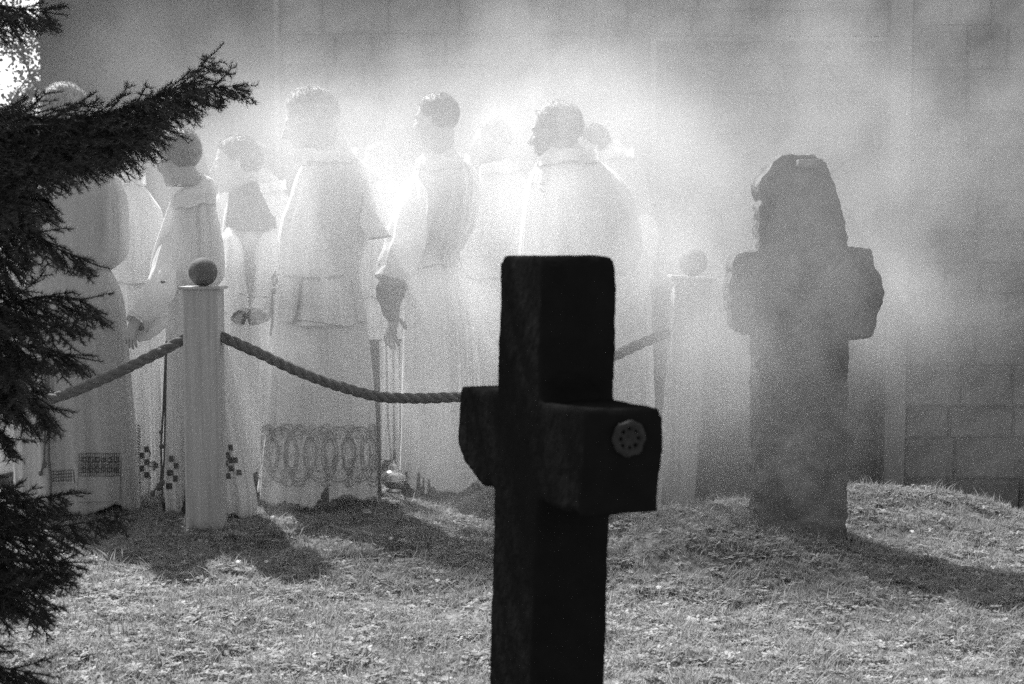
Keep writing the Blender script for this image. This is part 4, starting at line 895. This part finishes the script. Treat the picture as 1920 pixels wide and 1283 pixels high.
def leaf(px, py, label, s, upright=False, rz=.4):
    p = gpt(px, py) + Vector((0, 0, .03)); v = []; r = random.Random(px); rot = Euler((1.2 if upright else .35, .2, rz)).to_matrix()
    for i in range(7):
        for j in range(5):
            u, w_ = i / 6 - .5, j / 4 - .5; k = max(.05, math.cos(u * 2.9)); v.append(p + rot @ Vector((u * s, w_ * s * .6 * k, .25 * s * (w_ * w_ * 2 - u * u) + r.uniform(-.001, .001))))
    tag(mesh_obj('fallen_leaf', v, [(i * 5 + j, i * 5 + j + 1, (i + 1) * 5 + j + 1, (i + 1) * 5 + j) for i in range(6) for j in range(4)], DEADLEAF), label, 'leaf', 'fallen leaves')
leaf(638, 1128, 'pale fallen leaf lying alone in the sunlit grass', .04)
leaf(1388, 966, 'upright pale leaf by the left foot of the grey cross', .055, True, 1.2)
leaf(688, 966, 'narrow bright fallen leaf in shade below the censer', .05, False, -.6)
leaf(1470, 1222, 'curled fallen leaf near the bottom edge right of the dark cross', .03)
leaf(1372, 1183, 'small fallen leaf in the grass beyond the low clump', .028, False, 2)

# ------------------------------------------------------------------ incense smoke: a drifting cloud whose density is a sum of soft puffs broken up by turbulence
# each puff: (px, py, Y, radius x, radius y, radius z, density)
PUFFS = [
 (930, 440, 6.8, .55, .40, .42, .32), (1010, 300, 7.2, .50, .45, .40, .20), (760, 420, 6.25, .50, .28, .42, .18), (640, 370, 5.85, .50, .22, .38, .42),
 (450, 440, 6.2, .42, .20, .42, .20), (600, 500, 5.75, .62, .18, .52, .95), (340, 480, 5.65, .26, .14, .35, .28), (1080, 460, 5.85, .46, .28, .45, .46), (1330, 320, 6.5, .50, .5, .38, .22),
 (1030, 110, 7.0, .26, .4, .75, .22), (850, 540, 5.95, .52, .22, .52, .85), (1190, 610, 5.35, .34, .20, .48, .50), (1290, 530, 5.3, .22, .20, .42, 1.5), (600, 240, 5.8, .40, .14, .28, .68), (830, 240, 6.1, .34, .14, .26, .95), (1060, 260, 5.85, .36, .18, .28, .85), (440, 290, 6.1, .26, .12, .18, .5), (1330, 700, 5.9, .38, .4, .4, .38), (1510, 620, 4.95, .40, .22, .32, .50), (1510, 860, 5.0, .38, .18, .28, .50), (1680, 560, 6.2, .34, .45, .32, .45),
 (1480, 380, 4.95, .38, .25, .35, .32), (850, 780, 5.95, .60, .22, .40, .35), (620, 790, 5.78, .55, .14, .35, .50), (250, 350, 6.6, .6, .5, .7, .10), (1820, 380, 7.4, .8, .8, .7, .19), (1150, 240, 7.4, 1.3, .9, .65, .15), (470, 670, 5.62, .09, .08, .24, .9),
 (1850, 780, 6.8, .7, .4, .4, .12), (1700, 150, 8.0, 1.7, 1.2, 1.2, .10), (500, 180, 8.2, 1.8, 1.2, 1.0, .06), (150, 650, 5.6, .6, .25, .9, .05)]
MINB, MAXB = Vector((-4.2, 4.3, -.45)), Vector((5.0, 10.0, 3.9))
sm = bpy.data.meshes.new('smoke'); so_ = bpy.data.objects.new('smoke', sm); col.objects.link(so_)
tag(so_, 'white incense smoke drifting over the robed group and stone cross', 'smoke', kind='stuff')
vm = bpy.data.materials.new('incense_smoke'); vm.use_nodes = True; vn = vm.node_tree.nodes; vn.clear()
pv = vn.new('ShaderNodeVolumePrincipled'); vo = vn.new('ShaderNodeOutputMaterial'); vm.node_tree.links.new(pv.outputs[0], vo.inputs['Volume'])
pv.inputs['Color'].default_value = (.97, .97, .97, 1); pv.inputs['Density'].default_value = 1.0; pv.inputs['Anisotropy'].default_value = .5; pv.inputs['Density Attribute'].default_value = 'density'
ng = bpy.data.node_groups.new('smoke_cloud', 'GeometryNodeTree')
ng.interface.new_socket('Geometry', in_out='INPUT', socket_type='NodeSocketGeometry'); ng.interface.new_socket('Geometry', in_out='OUTPUT', socket_type='NodeSocketGeometry')
N = ng.nodes; Lk = ng.links; gout = N.new('NodeGroupOutput'); pos = N.new('GeometryNodeInputPosition')
def mth(op, a, b=None, c=None):
    n = N.new('ShaderNodeMath'); n.operation = op
    for i, q in enumerate((a, b, c)):
        if q is None: continue
        if isinstance(q, (int, float)): n.inputs[i].default_value = q
        else: Lk.new(q, n.inputs[i])
    return n.outputs[0]
tn = N.new('ShaderNodeTexNoise'); tn.inputs['Scale'].default_value = 2.1; tn.inputs['Detail'].default_value = 5; tn.inputs['Roughness'].default_value = .58; tn.inputs['Distortion'].default_value = .9
t2 = N.new('ShaderNodeTexNoise'); t2.inputs['Scale'].default_value = .9; t2.inputs['Detail'].default_value = 2
vs_ = N.new('ShaderNodeVectorMath'); vs_.operation = 'MULTIPLY'; vs_.inputs[1].default_value = (1, 1, .75); Lk.new(pos.outputs[0], vs_.inputs[0]); Lk.new(vs_.outputs[0], tn.inputs['Vector'])
# warp positions so puffs lose their round shape
t3 = N.new('ShaderNodeTexNoise'); t3.inputs['Scale'].default_value = 1.3; t3.inputs['Detail'].default_value = 3; Lk.new(pos.outputs[0], t3.inputs['Vector'])
w1 = N.new('ShaderNodeVectorMath'); w1.operation = 'SUBTRACT'; Lk.new(t3.outputs['Color'], w1.inputs[0]); w1.inputs[1].default_value = (.5, .5, .5)
w2 = N.new('ShaderNodeVectorMath'); w2.operation = 'MULTIPLY_ADD'; Lk.new(w1.outputs[0], w2.inputs[0]); w2.inputs[1].default_value = (.7, .5, .7); Lk.new(pos.outputs[0], w2.inputs[2])
tot = None
for px, py, Y, rx, ry, rz, am in PUFFS:
    c = at(px, py, Y); a = N.new('ShaderNodeVectorMath'); a.operation = 'SUBTRACT'; Lk.new(w2.outputs[0], a.inputs[0]); a.inputs[1].default_value = c
    b = N.new('ShaderNodeVectorMath'); b.operation = 'DIVIDE'; Lk.new(a.outputs[0], b.inputs[0]); b.inputs[1].default_value = (rx, ry, rz)
    d = N.new('ShaderNodeVectorMath'); d.operation = 'DOT_PRODUCT'; Lk.new(b.outputs[0], d.inputs[0]); Lk.new(b.outputs[0], d.inputs[1])
    e = mth('MULTIPLY', mth('EXPONENT', mth('MULTIPLY', d.outputs['Value'], -1.0)), am); tot = e if tot is None else mth('ADD', tot, e)
nmr = N.new('ShaderNodeMapRange'); nmr.inputs['From Min'].default_value = .36; nmr.inputs['From Max'].default_value = .66; nmr.inputs['To Min'].default_value = .12; nmr.inputs['To Max'].default_value = 1.9; Lk.new(tn.outputs[0], nmr.inputs[0])
den = mth('MULTIPLY', tot, nmr.outputs[0]); den = mth('SUBTRACT', den, .012); den = mth('MAXIMUM', den, 0.0)
# fade to nothing at the box edges
sx = N.new('ShaderNodeSeparateXYZ'); Lk.new(pos.outputs[0], sx.inputs[0])
for i, ax in enumerate('XYZ'):
    for lo, hi in ((MINB[i], MINB[i] + (.5 if i < 2 else .3)), (MAXB[i], MAXB[i] - .6)):
        q = N.new('ShaderNodeMapRange'); q.inputs['From Min'].default_value = lo; q.inputs['From Max'].default_value = hi; Lk.new(sx.outputs[i], q.inputs[0]); den = mth('MULTIPLY', den, q.outputs[0])
vc = N.new('GeometryNodeVolumeCube'); Lk.new(den, vc.inputs['Density']); vc.inputs['Min'].default_value = MINB; vc.inputs['Max'].default_value = MAXB
VOX = .06
for i, ax in enumerate('XYZ'): vc.inputs['Resolution ' + ax].default_value = int((MAXB[i] - MINB[i]) / VOX)
smn = N.new('GeometryNodeSetMaterial'); smn.inputs['Material'].default_value = vm; Lk.new(vc.outputs[0], smn.inputs[0]); Lk.new(smn.outputs[0], gout.inputs[0])
md = so_.modifiers.new('cloud', 'NODES'); md.node_group = ng; sm.materials.append(vm)
